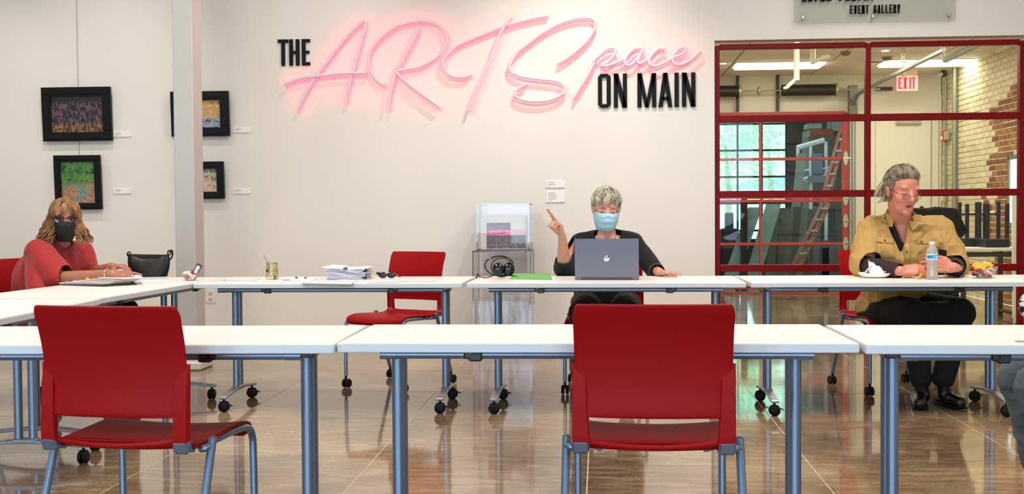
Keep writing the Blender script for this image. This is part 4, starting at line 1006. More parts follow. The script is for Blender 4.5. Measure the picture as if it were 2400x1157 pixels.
for k in range(4): prt(X_(1139 + 23.5 * k), X_(1161.5 + 23.5 * k), .008, .112, gry)
# cables under the side table
for (x, y0, y1, lb) in ((256, 698, 735, 'left one of two black cables hanging under the side table'), (286, 692, 735, 'right one of two black cables hanging under the side table')):
    p = at(x, y0, 5.55); o = MB().tube(cr([(0, 0, .0), (-.012 if x < 270 else .004, 0, -.05), (0, 0, -.13), (.01, 0, -.2)], 5), .0035, 6).build('hanging_cable', BLACKR); o.location = (p.x, p.y, .70); tag(o, lb, 'cable')
# ================================================================== THINGS IN THE ROOM BEHIND THE GLASS
# exit sign
ye = YB - .5
a = at(2104, 211, ye); b = at(2150, 178, ye)
t = thing('exit_sign', 'red illuminated EXIT sign under the rear ceiling', 'exit sign', ((a.x + b.x) / 2, ye, a.z))
ew, eh = b.x - a.x, b.z - a.z
MB().box((0, .02, eh / 2 + .0), (ew * 1.08, .03, eh * 1.12), bev=.006).build('housing', mat('exit_housing', (250, 214, 200), .4, emit=(255, 160, 150), estr=.5), t)
MB().box((0, .01, eh + .06), (ew * 1.0, .05, .09), bev=.006).build('canopy', mat('exit_canopy', (206, 198, 170), .4), t)
MB().box((0, .01, (CEIL2 - .0 - a.z) / 2 + .1), (.05, .04, CEIL2 - a.z - .2)).build('mount', mat('exit_canopy', (206, 198, 170), .4), t)
ER = mat('exit_red', (230, 20, 50), .4, emit=(255, 16, 50), estr=2.4)
gw = ew * .2
for ch, x in (('E', -.47), ('X', -.22), ('I', .04), ('T', .22)):
    b_ = MB()
    for q in glyph(ch, gw, eh * .84, .024): b_.prism([(x * ew + u, .003, eh * .08 + v) for u, v in q], (0, -.008, 0))
    b_.build('letter', ER, t)
# hanging pipe drops and arms near the glass
WP = mat('white_pipe', (236, 232, 214), .4)
def drop(label, px, ybot, Y, arm, lx):
    p = at(px, ybot, Y); t = thing('ceiling_drop', label, 'ceiling fixture', (p.x, Y, p.z))
    MB().tube([(0, 0, 0), (0, 0, CEIL2 - p.z)], .03, 12).build('pole', WP, t)
    MB().lathe((0, 0, CEIL2 - p.z - .02), [(.05, 0), (.05, .02)], 14).build('ceiling_plate', WP, t)
    MB().tube([(0, 0, .02), arm], .02, 10).build('arm', WP, t)
    MB().box(Vector(arm) * 1.1, lx, Euler((0, -.2, 0)), bev=.01).build('head', WP, t)
drop('white ceiling pole with a bent arm, nearer the left of the storefront', 1867, 188, 12.6, (-.10, 0, -.07), (.06, .05, .03))
drop('shorter white ceiling pole with a two pronged head', 1905, 150, 13.4, (.13, 0, .07), (.09, .05, .05))
for (x, y, lb) in ((1695, 148, 'small recessed ceiling spot at the far left of the glass'), (2075, 118, 'small recessed ceiling spot above the exit sign')):
    p = onZ(x, y, CEIL2); t = thing('recessed_light', lb, 'light', (p.x, p.y, CEIL2 - .002)); 
    MB().lathe((0, 0, 0), [(.04, -.004), (.075, -.006), (.08, 0)], 20).build('ring', WP, t); MB().lathe((0, 0, 0), [(0, -.008), (.045, -.006), (.04, 0)], 16).build('bulb', LP, t)
for (x, y, lb) in ((1982, 121, 'round grey smoke detector on the rear ceiling'), (2079, 133, 'small round sprinkler head on the rear ceiling')):
    p = onZ(x, y, CEIL2); t = thing('smoke_detector', lb, 'detector', (p.x, p.y, CEIL2 - .001)); MB().lathe((0, 0, 0), [(0, -.05), (.04, -.045), (.06, -.02), (.07, 0)], 18).build('body', mat('detector_grey', (140, 132, 104), .5), t)
for (x0, x1, y, lb) in ((2044, 2090, 144, 'dark slot vent left of the exit sign, nearer one'), (2052, 2090, 208, 'dark slot vent on the rear wall left of the exit sign')):
    if y < 180:
        p = onZ((x0 + x1) / 2, y, CEIL2); t = thing('slot_vent', lb, 'vent', (p.x, p.y, CEIL2 - .002))
        MB().box((0, 0, 0), (.34, .14, .014), bev=.003).build('frame', mat('vent_grey', (150, 142, 112), .5), t); MB().box((0, 0, -.008), (.28, .05, .006)).build('slot', BLACK, t)
    else:
        p = at((x0 + x1) / 2, y, YB - .03); t = thing('slot_vent', lb, 'vent', (p.x, YB - .03, p.z))
        MB().box((0, 0, 0), (.24, .04, .05), bev=.006).build('frame', mat('vent_brown', (88, 68, 44), .5), t); MB().box((0, -.022, 0), (.2, .006, .02)).build('slot', BLACK, t)
# perforated hangers for the door track
for (x, y0, Y, lb) in ((2117, 178, 14.3, 'perforated steel hanger strap above the exit sign'), (2210, 136, 13.2, 'perforated steel hanger strap by the brick wall')):
    p = at(x, y0, Y); t = thing('hanger_strap', lb, 'bracket', (p.x, Y, p.z)); ln = CEIL2 - p.z
    m_ = MB(); n_ = int(ln / .05)
    for sx in (-.016, .016): m_.box((sx, 0, ln / 2), (.01, .006, ln))
    for k in range(n_ + 1): m_.box((0, 0, k * ln / max(1, n_)), (.03, .006, .018))
    m_.build('strap', HG, t)
# conduits, alarm, switch on the brick wall
CD = mat('conduit_grey', (150, 156, 136), .35, metal=.4)
def conduit(px, z0, z1, r_, lb):
    d = onX(px, 400, XB - .03); o = MB().tube([(0, 0, z0), (0, 0, z1)], r_, 10).build('conduit', CD); o.location = (XB - .015 - r_, d.y, 0); tag(o, lb, 'conduit'); return d.y
yc = conduit(2216, .05, CEIL2 - .12, .016, 'thin grey conduit with the red alarm on the brick wall')
conduit(2233, .05, CEIL2 - .01, .014, 'middle grey conduit on the brick wall')
conduit(2240, .05, CEIL2 - .01, .032, 'thick pale conduit on the brick wall')
p = onX(2216, 318, XB - .06); t = thing('fire_alarm', 'red fire alarm horn on the white brick wall', 'alarm', (XB - .05, yc, p.z))
MB().box((0, 0, 0), (.06, .13, .15), bev=.012).build('body', mat('alarm_red', (214, 60, 48), .4), t); MB().ell((-.035, 0, -.03), (.02, .04, .03)).build('strobe', WHITE, t)
MB().box((.0, -.13, .0), (.06, .09, .12), bev=.01).build('back_box', HG, t)
p = onX(2217, 463, XB - .05); t = thing('switch_box', 'grey switch box low on the conduit', 'switch', (XB - .05, yc, p.z)); MB().box((0, 0, 0), (.05, .09, .14), bev=.01).build('box', HG, t); MB().box((-.028, 0, 0), (.008, .03, .07)).build('toggle', WHITE, t)
p = onX(2218, 168, XB - .08); t = thing('wall_camera', 'small round sensor on the brick wall near the ceiling', 'sensor', (XB - .06, yc, p.z)); MB().ell((0, 0, 0), (.045, .045, .055)).build('dome', mat('sensor_dark', (60, 54, 40), .3), t); MB().ell((-.03, -.02, -.01), (.02, .02, .025)).build('lens', WP, t)

# white tables with upturned black stools and the white panel by the brick wall
Yt = 12.35
a = at(2236, 577, Yt); b = at(2375, 577, Yt)
t = thing('storage_table', 'white topped table behind the glass stacked with upturned black frames', 'table', ((a.x + b.x) / 2 + .05, Yt, 0))
tw = b.x - a.x + .1; th_ = .72
MB().box((0, .2, th_), (tw, .6, .035), bev=.004).build('tabletop', mat('cream_laminate', (222, 220, 196), .4), t)
for sx in (-1, 1):
    for sy in (-.05, .45): MB().box((sx * (tw / 2 - .08), sy, th_ / 2 - .01), (.045, .045, th_ - .02), bev=.004).build('leg', mat('dark_olive_steel', (52, 52, 42), .4, metal=.3), t)
    MB().box((sx * (tw / 2 - .08), .2, .06), (.05, .5, .03), bev=.004).build('foot_bar', MATS['dark_olive_steel'], t)
MB().box((0, -.08, th_ - .05), (tw - .1, .02, .05)).build('apron', MATS['dark_olive_steel'], t)
BF = mat('black_square_steel', (30, 34, 36), .35, metal=.3)
for (xa, xb_, dy, zb_, lb) in ((2262, 2308, .34, 0, 'upturned black stool frame, left one on the white storage table'), (2310, 2360, -.0, .0, 'upturned black stool frame, right one on the white storage table')):
    p, q = at(xa, 560, Yt + dy), at(xb_, 560, Yt + dy); w_ = q.x - p.x
    t = thing('stool_frame', lb, 'stool', ((p.x + q.x) / 2, Yt + dy + .1, th_ + .018))
    MB().box((0, 0, .045), (w_ + .03, .30, .085), bev=.006).build('seat', BF, t)
    for sx in (-1, 1):
        for sy in (-1, 1): MB().box((sx * (w_ / 2 - .01), sy * .13, .27), (.035, .035, .38 + .02 * sy), bev=.003).build('leg', BF, t)
    MB().box((0, .13, .34), (w_, .02, .02)).build('stretcher', BF, t)
a = at(2373, 455, 11.9); b = at(2391, 754, 11.9)
t = thing('white_panel', 'tall pale panel leaning at the right edge of the storefront', 'panel', (a.x + .22, 11.9, 0))
MB().box((0, 0, a.z / 2), (.44, .03, a.z), Euler((R(-2), 0, 0)), bev=.004).build('board', mat('pale_panel', (214, 216, 200), .6), t)
MB().box((0, -.002, .04), (.46, .06, .05), bev=.006).build('foot', mat('panel_foot', (120, 116, 92), .6), t)
# black t-shirt on a stand
Ys = 11.3
cx = at(2160, 500, Ys).x; S2 = (at(2260, 500, Ys).x - cx) / 100.0
zz2 = lambda y: at(2160, y, Ys).z
t = thing('shirt_on_stand', 'black short sleeved t-shirt hung on a stand behind the glass', 't-shirt', (cx, Ys, 0))
half = [(14, 487), (30, 484), (80, 488), (106, 540), (97, 550), (84, 536), (85, 600), (88, 680), (86, 742)]
ol = [(x * S2, zz2(y)) for x, y in half]; full = ol + [(-x, z) for x, z in ol[::-1]]
b_ = MB(); n_ = len(full)
lay = [(-.02, .93), (-.06, .985), (0, 1.0), (.06, .985), (.02, .93)]
for i, (yy, sc) in enumerate(((-.075, .90), (-.06, .97), (0, 1), (.06, .97), (.075, .90))):
    for (x, z) in full: b_.v.append(Vector((x * sc + .004 * math.sin(z * 30), yy + .008 * math.sin(x * 40), z - (1 - sc) * .25)))
for i in range(4):
    for k in range(n_): b_.f.append((i * n_ + k, i * n_ + (k + 1) % n_, (i + 1) * n_ + (k + 1) % n_, (i + 1) * n_ + k))
b_.f.append(tuple(range(n_))[::-1]); b_.f.append(tuple(range(4 * n_, 5 * n_))); b_.smooth = True
b_.build('shirt', mat('black_cloth', (20, 17, 15), .95, bump=.3, bscale=30, spec=.2), t)
MB().tube([(0, 0, .03), (0, 0, zz2(483))], .018, 10).build('pole', BLACK, t)
MB().lathe((0, 0, 0), [(.2, 0), (.2, .015), (.03, .03), (0, .03)], 20).build('base', BLACK, t)

# storage bay contents
def slab_thing(name, label, cat, px0, px1, ytop, ybot, Y, m, lean=.0, th=.03, skew=0.0, group=None):
    a = at(px0, ybot, Y); b = at(px1, ybot, Y); zt_ = at(px0, ytop, Y).z; w_ = b.x - a.x; zb_ = 0.0
    t = thing(name, label, cat, (a.x, Y, zb_), 0, group); h_ = zt_ - zb_
    MB().prism([(0, 0, 0), (w_, 0, 0), (w_ + skew * h_, lean * h_, h_), (skew * h_, lean * h_, h_)], (0, th, 0)).build('board', m, t); return t
GW = [mat('board_grey_%d' % i, c, .7, var=.1, vscale=5) for i, c in enumerate(((120, 122, 108), (92, 88, 76), (104, 104, 92), (76, 74, 64)))]
for k in range(7):
    x0 = 1792 + 17 * k
    slab_thing('leaning_board', '%s dark grey board from the left in the leaning row behind the glass' % ('first', 'second', 'third', 'fourth', 'fifth', 'sixth', 'seventh')[k], 'board', x0, x0 + 21, 484 + (k % 3) * 3, 640, 18.2 + .16 * k, GW[k % 4], .12, .02, .10, 'boards leaning in the storage bay')
for k, (x0, x1, yt, sk) in enumerate(((1702, 1735, 486, .36), (1755, 1790, 478, .30))):
    slab_thing('pale_board', ('pale blue board leaning at the far left of the storage bay', 'pale green board leaning right of the dark post')[k], 'board', x0 - 14, x1 - 14, yt, 640, 17.6 + .5 * k, mat('pale_board_%d' % k, ((176, 206, 210), (170, 196, 184))[k], .5, var=.05), .1, .03, sk)
slab_thing('dark_post', 'dark maroon post standing in the storage bay', 'post', 1737, 1752, 455, 640, 17.5, mat('maroon_post', (70, 54, 56), .6), 0, .08)
slab_thing('tilted_panel', 'long pale tilted panel in front of the white shelf frame', 'panel', 1838, 1858, 358, 455, 19.2, mat('tilted_pale', (150, 160, 144), .5), .1, .03, .12)
# white shelf frame
Yf = 20.2; P_ = lambda x, y: at(x, y, Yf)
o0 = P_(1868, 460); t = thing('shelf_frame', 'white metal shelf frame in the storage bay', 'shelf', (o0.x, Yf, 0))
SW = mat('white_shelf_metal', (226, 238, 232), .4)
def bar(x0, y0, x1, y1, r_=.03, dy=0): p, q = P_(x0, y0) - t.location, P_(x1, y1) - t.location; MB().tube([(p.x, dy, p.z), (q.x, dy, q.z)], r_, 6).build('bar', SW, t)
for x in (1870, 1900, 1936):
    p_ = P_(x, 345 - (x - 1870) * .2); MB().tube([(p_.x - t.location.x, 0, 0), (p_.x - t.location.x, 0, p_.z)], .03, 6).build('post', SW, t)
bar(1868, 346, 1932, 328, .045); bar(1868, 424, 1940, 408, .04); bar(1880, 400, 1945, 392, .02)
MB().box(P_(1912, 420) - t.location, (.28, .3, .12), bev=.01).build('bin', mat('bin_grey', (120, 128, 134), .5), t)
MB().box(P_(1915, 385) - t.location, (.16, .2, .36), bev=.01).build('bin', mat('bin_blue', (110, 130, 150), .5), t)
for (x, y, w_, h_, c_, lb, nm) in ((1922, 309, .42, .08, (176, 76, 56), 'red orange crate on top of the storage racking', 'crate'), (1905, 297, .26, .10, (160, 168, 166), 'grey box above the red crate', 'storage_box'), (1968, 292, .38, .26, (150, 160, 166), 'pale grey box high at the right of the storage bay', 'storage_box'), (1886, 316, .10, .14, (220, 236, 226), 'small white sign on the dark storage wall', 'wall_sign')):
    p = at(x, y, 21.6 if nm != 'wall_sign' else 23.4); t = thing(nm, lb, 'box' if 'box' in nm or nm == 'crate' else 'sign', (p.x, p.y, p.z)); MB().box((0, 0, -.03 if nm == 'crate' else 0), (w_, .4 if nm != 'wall_sign' else .03, h_ + (.06 if nm == 'crate' else 0)), bev=.01).build('body', mat('c%d%d' % (x, y), c_, .6), t)
slab_thing('storage_rack', 'dark storage rack carrying the crate and boxes', 'rack', 1895, 1990, 320, 640, 21.3, mat('rack_dark', (88, 82, 70), .7, var=.1), 0, .7)
# orange ladders
def ladder(label, x0, y0, x1, y1, Y, wpx, n_):
    a = at(x0, y0, Y); b = at(x1, y1, Y + .9); t = thing('step_ladder', label, 'ladder', (a.x, Y, max(a.z, 0)))
    d = (b - a); w_ = (at(x0 + wpx, y0, Y) - a).x
    OR = mat('orange_fibreglass', (178, 92, 58), .5)
    for s_ in (0, w_): MB().box(d / 2 + Vector((s_, 0, 0)), (.05, .03, d.length), d.to_track_quat('Z', 'Y').to_matrix(), bev=.006).build('side_rail', OR, t)
    for s_ in (w_ * .3, w_ * 1.25): MB().box(d / 2 + Vector((s_, .28, 0)), (.035, .03, d.length), d.to_track_quat('Z', 'Y').to_matrix(), bev=.006).build('rear_rail', OR, t)
    for k in range(n_): MB().box(d * ((k + .6) / n_) + Vector((w_ / 2, -.01, 0)), (w_, .07, .035), bev=.005).build('rung', mat('ladder_aluminium', (222, 232, 222), .25, metal=.4), t)
ladder('orange step ladder leaning to the right in the storage bay', 1852, 638, 1928, 478, 17.7, 17, 6)
ladder('orange ladder behind the shelf frame, upper right of the garage door', 1925, 480, 1975, 290, 19.0, 14, 7)
for (x, y, w_, h_, d_, c_, lb) in ((1925, 607, .22, .42, .3, (34, 62, 104), 'blue bin at the foot of the ladder'), (1957, 590, .5, .34, .3, (96, 98, 84), 'olive grey box beside the blue bin'), (1945, 540, .5, .7, .2, (70, 68, 62), 'dark cabinet behind the ladder'), (1845, 610, .6, .42, .3, (84, 86, 70), 'grey green cabinet low in the storage bay')):
    p = at(x, y, 20.0 if x > 1900 and y > 560 else 20.7); zb_ = 0; h_ = p.z + h_ / 2; t = thing('storage_bin', lb, 'bin', (p.x, p.y, zb_)); MB().box((0, 0, h_ / 2), (w_, d_, h_), bev=.012).build('body', mat('bin%d' % x, c_, .6), t); MB().box((0, 0, h_ + .008), (w_ * 1.03, d_ * 1.03, .02), bev=.004).build('lid', mat('binlid%d' % x, tuple(v * .8 for v in c_), .6), t)
p = at(1709, 575, 18.5); t = thing('dark_machine', 'dark blue machine silhouetted against the bright window', 'machine', (p.x, 18.5, 0))
MB().box((0, 0, at(1709, 535, 18.5).z / 2), (.26, .4, at(1709, 535, 18.5).z), bev=.02).build('body', mat('machine_blue', (44, 52, 66), .5), t)
zb_ = at(1709, 535, 18.5).z; zt_ = at(1709, 499, 18.5).z
MB().box((0, 0, (zb_ + zt_) / 2), (.12, .2, zt_ - zb_ + .01), bev=.015).build('hood', mat('machine_green', (60, 84, 82), .5), t)

# trees and a pale building outside
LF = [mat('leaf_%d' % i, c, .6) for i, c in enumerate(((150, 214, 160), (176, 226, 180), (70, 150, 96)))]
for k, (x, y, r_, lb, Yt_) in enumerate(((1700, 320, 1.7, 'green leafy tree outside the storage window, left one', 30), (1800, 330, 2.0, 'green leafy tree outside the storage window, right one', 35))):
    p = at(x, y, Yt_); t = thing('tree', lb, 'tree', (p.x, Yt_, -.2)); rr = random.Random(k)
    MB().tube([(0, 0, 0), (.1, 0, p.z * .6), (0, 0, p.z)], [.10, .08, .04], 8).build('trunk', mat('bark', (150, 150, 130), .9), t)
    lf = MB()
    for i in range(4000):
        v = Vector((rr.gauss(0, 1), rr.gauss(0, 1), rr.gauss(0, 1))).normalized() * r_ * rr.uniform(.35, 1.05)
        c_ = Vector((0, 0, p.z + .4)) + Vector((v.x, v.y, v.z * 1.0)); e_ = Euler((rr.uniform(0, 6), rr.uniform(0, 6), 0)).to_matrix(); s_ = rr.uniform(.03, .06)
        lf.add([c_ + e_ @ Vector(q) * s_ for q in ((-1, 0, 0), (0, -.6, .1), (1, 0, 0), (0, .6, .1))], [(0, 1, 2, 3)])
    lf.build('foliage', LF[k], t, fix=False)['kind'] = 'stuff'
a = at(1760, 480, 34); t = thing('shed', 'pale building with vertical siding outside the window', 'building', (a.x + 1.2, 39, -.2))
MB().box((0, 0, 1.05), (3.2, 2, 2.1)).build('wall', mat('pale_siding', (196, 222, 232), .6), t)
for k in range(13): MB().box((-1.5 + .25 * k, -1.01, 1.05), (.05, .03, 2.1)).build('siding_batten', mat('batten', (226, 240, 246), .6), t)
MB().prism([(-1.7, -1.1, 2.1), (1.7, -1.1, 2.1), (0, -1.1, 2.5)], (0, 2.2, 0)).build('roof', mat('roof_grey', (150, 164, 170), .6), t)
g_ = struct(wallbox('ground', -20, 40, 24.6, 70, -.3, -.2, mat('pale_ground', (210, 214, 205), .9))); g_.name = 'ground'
# ================================================================== PEOPLE
def rot_to(zdir, yhint):
    z = Vector(zdir).normalized(); x = Vector(yhint).cross(z).normalized(); y = z.cross(x); return Matrix((x, y, z)).transposed()
def cap_mesh(b, p, q, r1, r2, seg=16, m=4):
    p, q = Vector(p), Vector(q); d = q - p; L_ = max(d.length, 1e-5); z = d / L_
    u = z.orthogonal().normalized(); v = z.cross(u); vs = []; rings = []
    for k in range(1, m + 1): a = PI / 2 * (1 - k / m); rings.append((p - z * r1 * math.sin(a), r1 * math.cos(a)))
    for k in range(0, m): a = PI / 2 * k / m; rings.append((q + z * r2 * math.sin(a), r2 * math.cos(a)))
    vs.append(p - z * r1)
    for c, r_ in rings:
        for k in range(seg): a = 2 * PI * k / seg; vs.append(c + (u * math.cos(a) + v * math.sin(a)) * r_)
    vs.append(q + z * r2); fs = []
    for k in range(seg): fs.append((0, 1 + (k + 1) % seg, 1 + k))
    for i in range(len(rings) - 1):
        for k in range(seg): a, c = 1 + i * seg + k, 1 + i * seg + (k + 1) % seg; fs.append((a, c, c + seg, a + seg))
    o = 1 + (len(rings) - 1) * seg; T_ = len(vs) - 1
    for k in range(seg): fs.append((T_, o + k, o + (k + 1) % seg))
    b.add(vs, fs)
def blob(name, prims, m, parent, voxel=.006, smooth=4, cut=None, fold=None, off=None, thick=0, sfac=.5, keep=None):
    b = MB()
    for p in prims:
        if p[0] == 'c': cap_mesh(b, p[1], p[2], p[3], p[4])
        else: b.ell(p[1], p[2], p[3] if len(p) > 3 else None, 20, 14)
    b.smooth = False; o = b.build(name, m, None)
    md = o.modifiers.new('r', 'REMESH'); md.mode = 'VOXEL'; md.voxel_size = voxel
    sm = o.modifiers.new('s', 'SMOOTH'); sm.factor = sfac; sm.iterations = smooth
    dg = bpy.context.evaluated_depsgraph_get(); dg.update()
    me = bpy.data.meshes.new_from_object(o.evaluated_get(dg)); bpy.data.objects.remove(o)
    bm = bmesh.new(); bm.from_mesh(me); bm.normal_update()
    if fold:
        for v, d in [(v, fold(v.co, v.normal)) for v in bm.verts]:
            v.co = v.co + (v.normal * d if not isinstance(d, Vector) else d)
    if cut:
        bmesh.ops.delete(bm, geom=[v for v in bm.verts if cut(v.co)], context='VERTS')
        for _ in range(14):      # even out the hems
            bd = {}
            for e_ in bm.edges:
                if e_.is_boundary:
                    for q1, q2 in (e_.verts, reversed(e_.verts)): bd.setdefault(q1, []).append(q2)
            mv = [(v, v.co * .4 + sum((q.co for q in ns), Vector()) / len(ns) * .6) for v, ns in bd.items() if len(ns) == 2]
            for v, c_ in mv: v.co = c_
            if _ % 3 == 0:
                for v in {q for v in bd for e_ in v.link_edges for q in e_.verts if q not in bd}: v.co = v.co * .6 + sum((e_.other_vert(v).co for e_ in v.link_edges), Vector()) / len(v.link_edges) * .4
        bm.normal_update()
    ofs = Vector(off) if off is not None else parent.location
    for v in bm.verts: v.co -= ofs
    for f in bm.faces: f.smooth = True
    bm.to_mesh(me); bm.free(); me.materials.clear(); me.materials.append(m)
    o = bpy.data.objects.new(name, me); C.objects.link(o); o.parent = parent
    if thick: md = o.modifiers.new('t', 'SOLIDIFY'); md.thickness = thick; md.offset = -1
    return o
def rnoise(p, s, st=(1, 1, 1)): return noise.noise(Vector((p.x * s * st[0], p.y * s * st[1], p.z * s * st[2])))
SK1 = mat('skin_fair', (206, 146, 124), .5, var=.06, vscale=25, bump=.06, bscale=120)
SK2 = mat('skin_ruddy', (202, 126, 104), .5, var=.08, vscale=22, bump=.08, bscale=120)
SK3 = mat('skin_tan', (164, 104, 78), .5, var=.06, vscale=25, bump=.06, bscale=120)
EYEW = mat('eye_white', (226, 220, 214), .25); IRIS = mat('iris_dark', (44, 32, 26), .2); LIP = mat('lip', (168, 92, 84), .45)

def head_prims(M, s=1.0, male=False):
    """M maps head space (x right of the face seen from inside, y forward, z up) to world"""
    W = lambda x, y, z: M @ Vector((x * s, y * s, z * s)); E3 = M.to_3x3().normalized()
    def e(c, r_, ro=None): return ('e', W(*c), tuple(v * s for v in r_), E3 @ (ro.to_matrix() if ro else Matrix.Identity(3)))
    P = [e((0, -.014, .034), (.076, .094, .088)), e((0, .026, -.02), (.062, .064, .088)), e((0, .034, -.078), (.047, .044, .036) if not male else (.053, .048, .040)),
         e((0, .072, -.098), (.021, .016, .016) if not male else (.026, .017, .018)),
         e((.034, .050, -.026), (.031, .029, .032)), e((-.034, .050, -.026), (.031, .029, .032)),
         ('c', W(-.042, .068, .030), W(.042, .068, .030), .010 * s, .010 * s), ('c', W(0, .082, .014), W(0, .106, -.026), .0075 * s, .0115 * s),
         e((.010, .094, -.031), (.0075, .009, .007)), e((-.010, .094, -.031), (.0075, .009, .007)),
         ('c', W(-.020, .076, -.056), W(.020, .076, -.056), .0075 * s, .0075 * s), ('c', W(-.017, .076, -.068), W(.017, .076, -.068), .0078 * s, .0078 * s)]
    for q in (-1, 1):
        P.append(e((q * .031, .0635, .004), (.017, .013, .014)))
        P.append(e((q * .079, -.008, -.006), (.009, .019, .031), Euler((0, q * .25, 0))))
    return P
def face_bits(M, s, par, brow, lidcol, closed=False, mouth=True):
    off = par.location; E3 = M.to_3x3().normalized(); W = lambda x, y, z: M @ Vector((x * s, y * s, z * s)) - off
    for q in (-1, 1):
        if not closed:
            MB().ell(W(q * .031, .0745, .005), (.0122 * s, .0085 * s, .0062 * s), E3, 14, 8).build('eye', EYEW, par)
            MB().ell(W(q * .031, .081, .005), (.0052 * s, .0028 * s, .0052 * s), E3, 12, 6).build('iris', IRIS, par)
            MB().tube([W(q * .031 + a * .0135, .0815 - abs(a) * .005, .0115 - abs(a) * .005) for a in (-1, -.5, 0, .5, 1)], .0014 * s, 6).build('lash', IRIS, par)
        else:
            MB().ell(W(q * .031, .0735, .004), (.0145 * s, .0095 * s, .0085 * s), E3, 14, 8).build('eyelid', lidcol, par)
            MB().tube([W(q * .031 + a * .0145, .0815 - abs(a) * .004, -.0015 + abs(a) * .002) for a in (-1, -.5, 0, .5, 1)], .0015 * s, 6).build('lash', IRIS, par)
        MB().tube([W(q * .014, .085, .022), W(q * .028, .0845, .028), W(q * .045, .074, .023)], [.0022 * s, .003 * s, .0015 * s], 6).build('eyebrow', brow, par)
    if mouth:
        MB().tube([W(-.023, .0785, -.0615), W(-.010, .0845, -.059), W(0, .0855, -.0605), W(.010, .0845, -.059), W(.023, .0785, -.0615)], [.001 * s, .0032 * s, .003 * s, .0032 * s, .001 * s], 8).tube([W(-.018, .080, -.067), W(0, .085, -.0705), W(.018, .080, -.067)], [.001 * s, .004 * s, .001 * s], 8).build('lips', LIP, par)
        MB().tube([W(-.022, .0815, -.0635), W(0, .0885, -.0645), W(.022, .0815, -.0635)], .0013 * s, 6).build('mouth_line', mat('mouth_dark', (70, 30, 28), .6), par)
def hand_prims(Mx, curls=(.3, .3, .35, .4), thumb=(.6, .3), spread=.07, s=1.0, side=1):
    """Mx: x across the palm towards the thumb (times side), y along the fingers, z out of the back of the hand; origin at the wrist"""
    W = lambda v: Mx @ (Vector((v[0] * side, v[1], v[2])) * s); P = []; wr = Vector((0, 0, 0))
    base = [(.028, .088, .0), (.009, .093, .002), (-.011, .089, .001), (-.029, .080, -.002)]; ln = [(.040, .025, .020), (.044, .028, .021), (.041, .026, .020), (.032, .020, .018)]
    rr = [.0092, .0094, .009, .0078]
    P.append(('c', W((.0, -.02, 0)), W((0, .012, 0)), .023 * s, .024 * s))
    for i in range(4):
        b_ = Vector(base[i]); P.append(('c', W(Vector((b_.x * .55, .01, -.002))), W(b_), .0145 * s, .0112 * s))
        P.append(('c', W(Vector((b_.x * .5, .025, -.010))), W(b_ + Vector((0, -.014, -.008))), .012 * s, .009 * s))
        a = 0; d0 = Vector((math.sin(spread * (1.5 - i)), math.cos(spread * (1.5 - i)), 0)); p = b_; r_ = rr[i]
        for k in range(3):
            a += curls[i] * (1.0, 1.15, .8)[k]
            d = Vector((d0.x * math.cos(a), d0.y * math.cos(a), -math.sin(a))); q = p + d * ln[i][k]
            P.append(('c', W(p), W(q), r_ * s, r_ * .9 * s)); p = q; r_ *= .9
    p = Vector((.018, .018, -.006)); q = p + Vector((.026, .028, -.010)); P.append(('c', W(p), W(q), .0165 * s, .0125 * s))
    a, c = thumb; d = Vector((math.sin(a), math.cos(a), -c)).normalized(); q2 = q + d * .032; P.append(('c', W(q), W(q2), .0112 * s, .0098 * s))
    d = Vector((math.sin(a * .6), math.cos(a * .6), -c * 1.3)).normalized(); P.append(('c', W(q2), W(q2 + d * .024), .0096 * s, .0082 * s))
    return P
def frame(orig, ydir, zdir):
    y = Vector(ydir).normalized(); z = Vector(zdir); x = y.cross(z).normalized(); z = x.cross(y); m = Matrix((x, y, z)).transposed().to_4x4(); m.translation = Vector(orig); return m
def headmat(orig, face, tilt_up=(0, 0, 1)):
    y = Vector(face).normalized(); z = Vector(tilt_up); x = y.cross(z).normalized(); z = x.cross(y); m = Matrix((x, y, z)).transposed().to_4x4(); m.translation = Vector(orig); return m
def hair(M, s, par, locks, m, name='hair', r0=.0045, seg=6):
    """locks: lists of head-space points; every lock is a tapered strand, all strands together one head of hair"""
    off = par.location; b = MB()
    for L_ in locks:
        P = [M @ (Vector(p) * s) - off for p in cr(L_, 4)]; n = len(P)
        rad = [r0 * s * (.65 + .6 * math.sin(PI * min(.95, (i + 1.2) / n))) * (1 if i < n - 2 else .55) for i in range(n)]
        b.tube(P, rad, seg)
    o = b.build(name, m, par, fix=False); return o
def scalp(p, k=1.07):      # a point pushed out to the skull surface
    c = Vector((0, -.014, .034)); d = Vector(p) - c
    f_ = math.sqrt((d.x / .076) ** 2 + (d.y / .094) ** 2 + (d.z / .088) ** 2); return c + d * (k / max(f_, 1e-4))

# ---------------------------------------------------------------- woman in black at the laptop
pel = at(1420, 702, 7.45); t = thing('person', 'person with short grey hair, blue face mask and black cardigan, hand raised behind the laptop', 'person', (pel.x, pel.y, 0), 0)
hd = at(1421, 491, 7.26); face = Vector((.10, -1, -.20)); MH = headmat(hd, face, (.04, 0, 1)); hs = 1.0
nb = at(1422, 548, 7.36); ch = at(1420, 605, 7.36)
shR = at(1360, 570, 7.37); shL = at(1484, 568, 7.37)
elR = at(1322, 628, 7.20); wrR = at(1318, 553, 7.08)
elL = at(1536, 636, 7.24); wrL = at(1546, 643, 7.03); wrL.z = T + .026
kR = at(1365, 730, 6.98); kL = at(1468, 730, 6.98); kR.z = kL.z = .52
hipR = at(1380, 712, 7.44); hipL = at(1462, 712, 7.44)
ftR, ftL = Vector((kR.x, kR.y + .02, .09)), Vector((kL.x, kL.y + .02, .09))
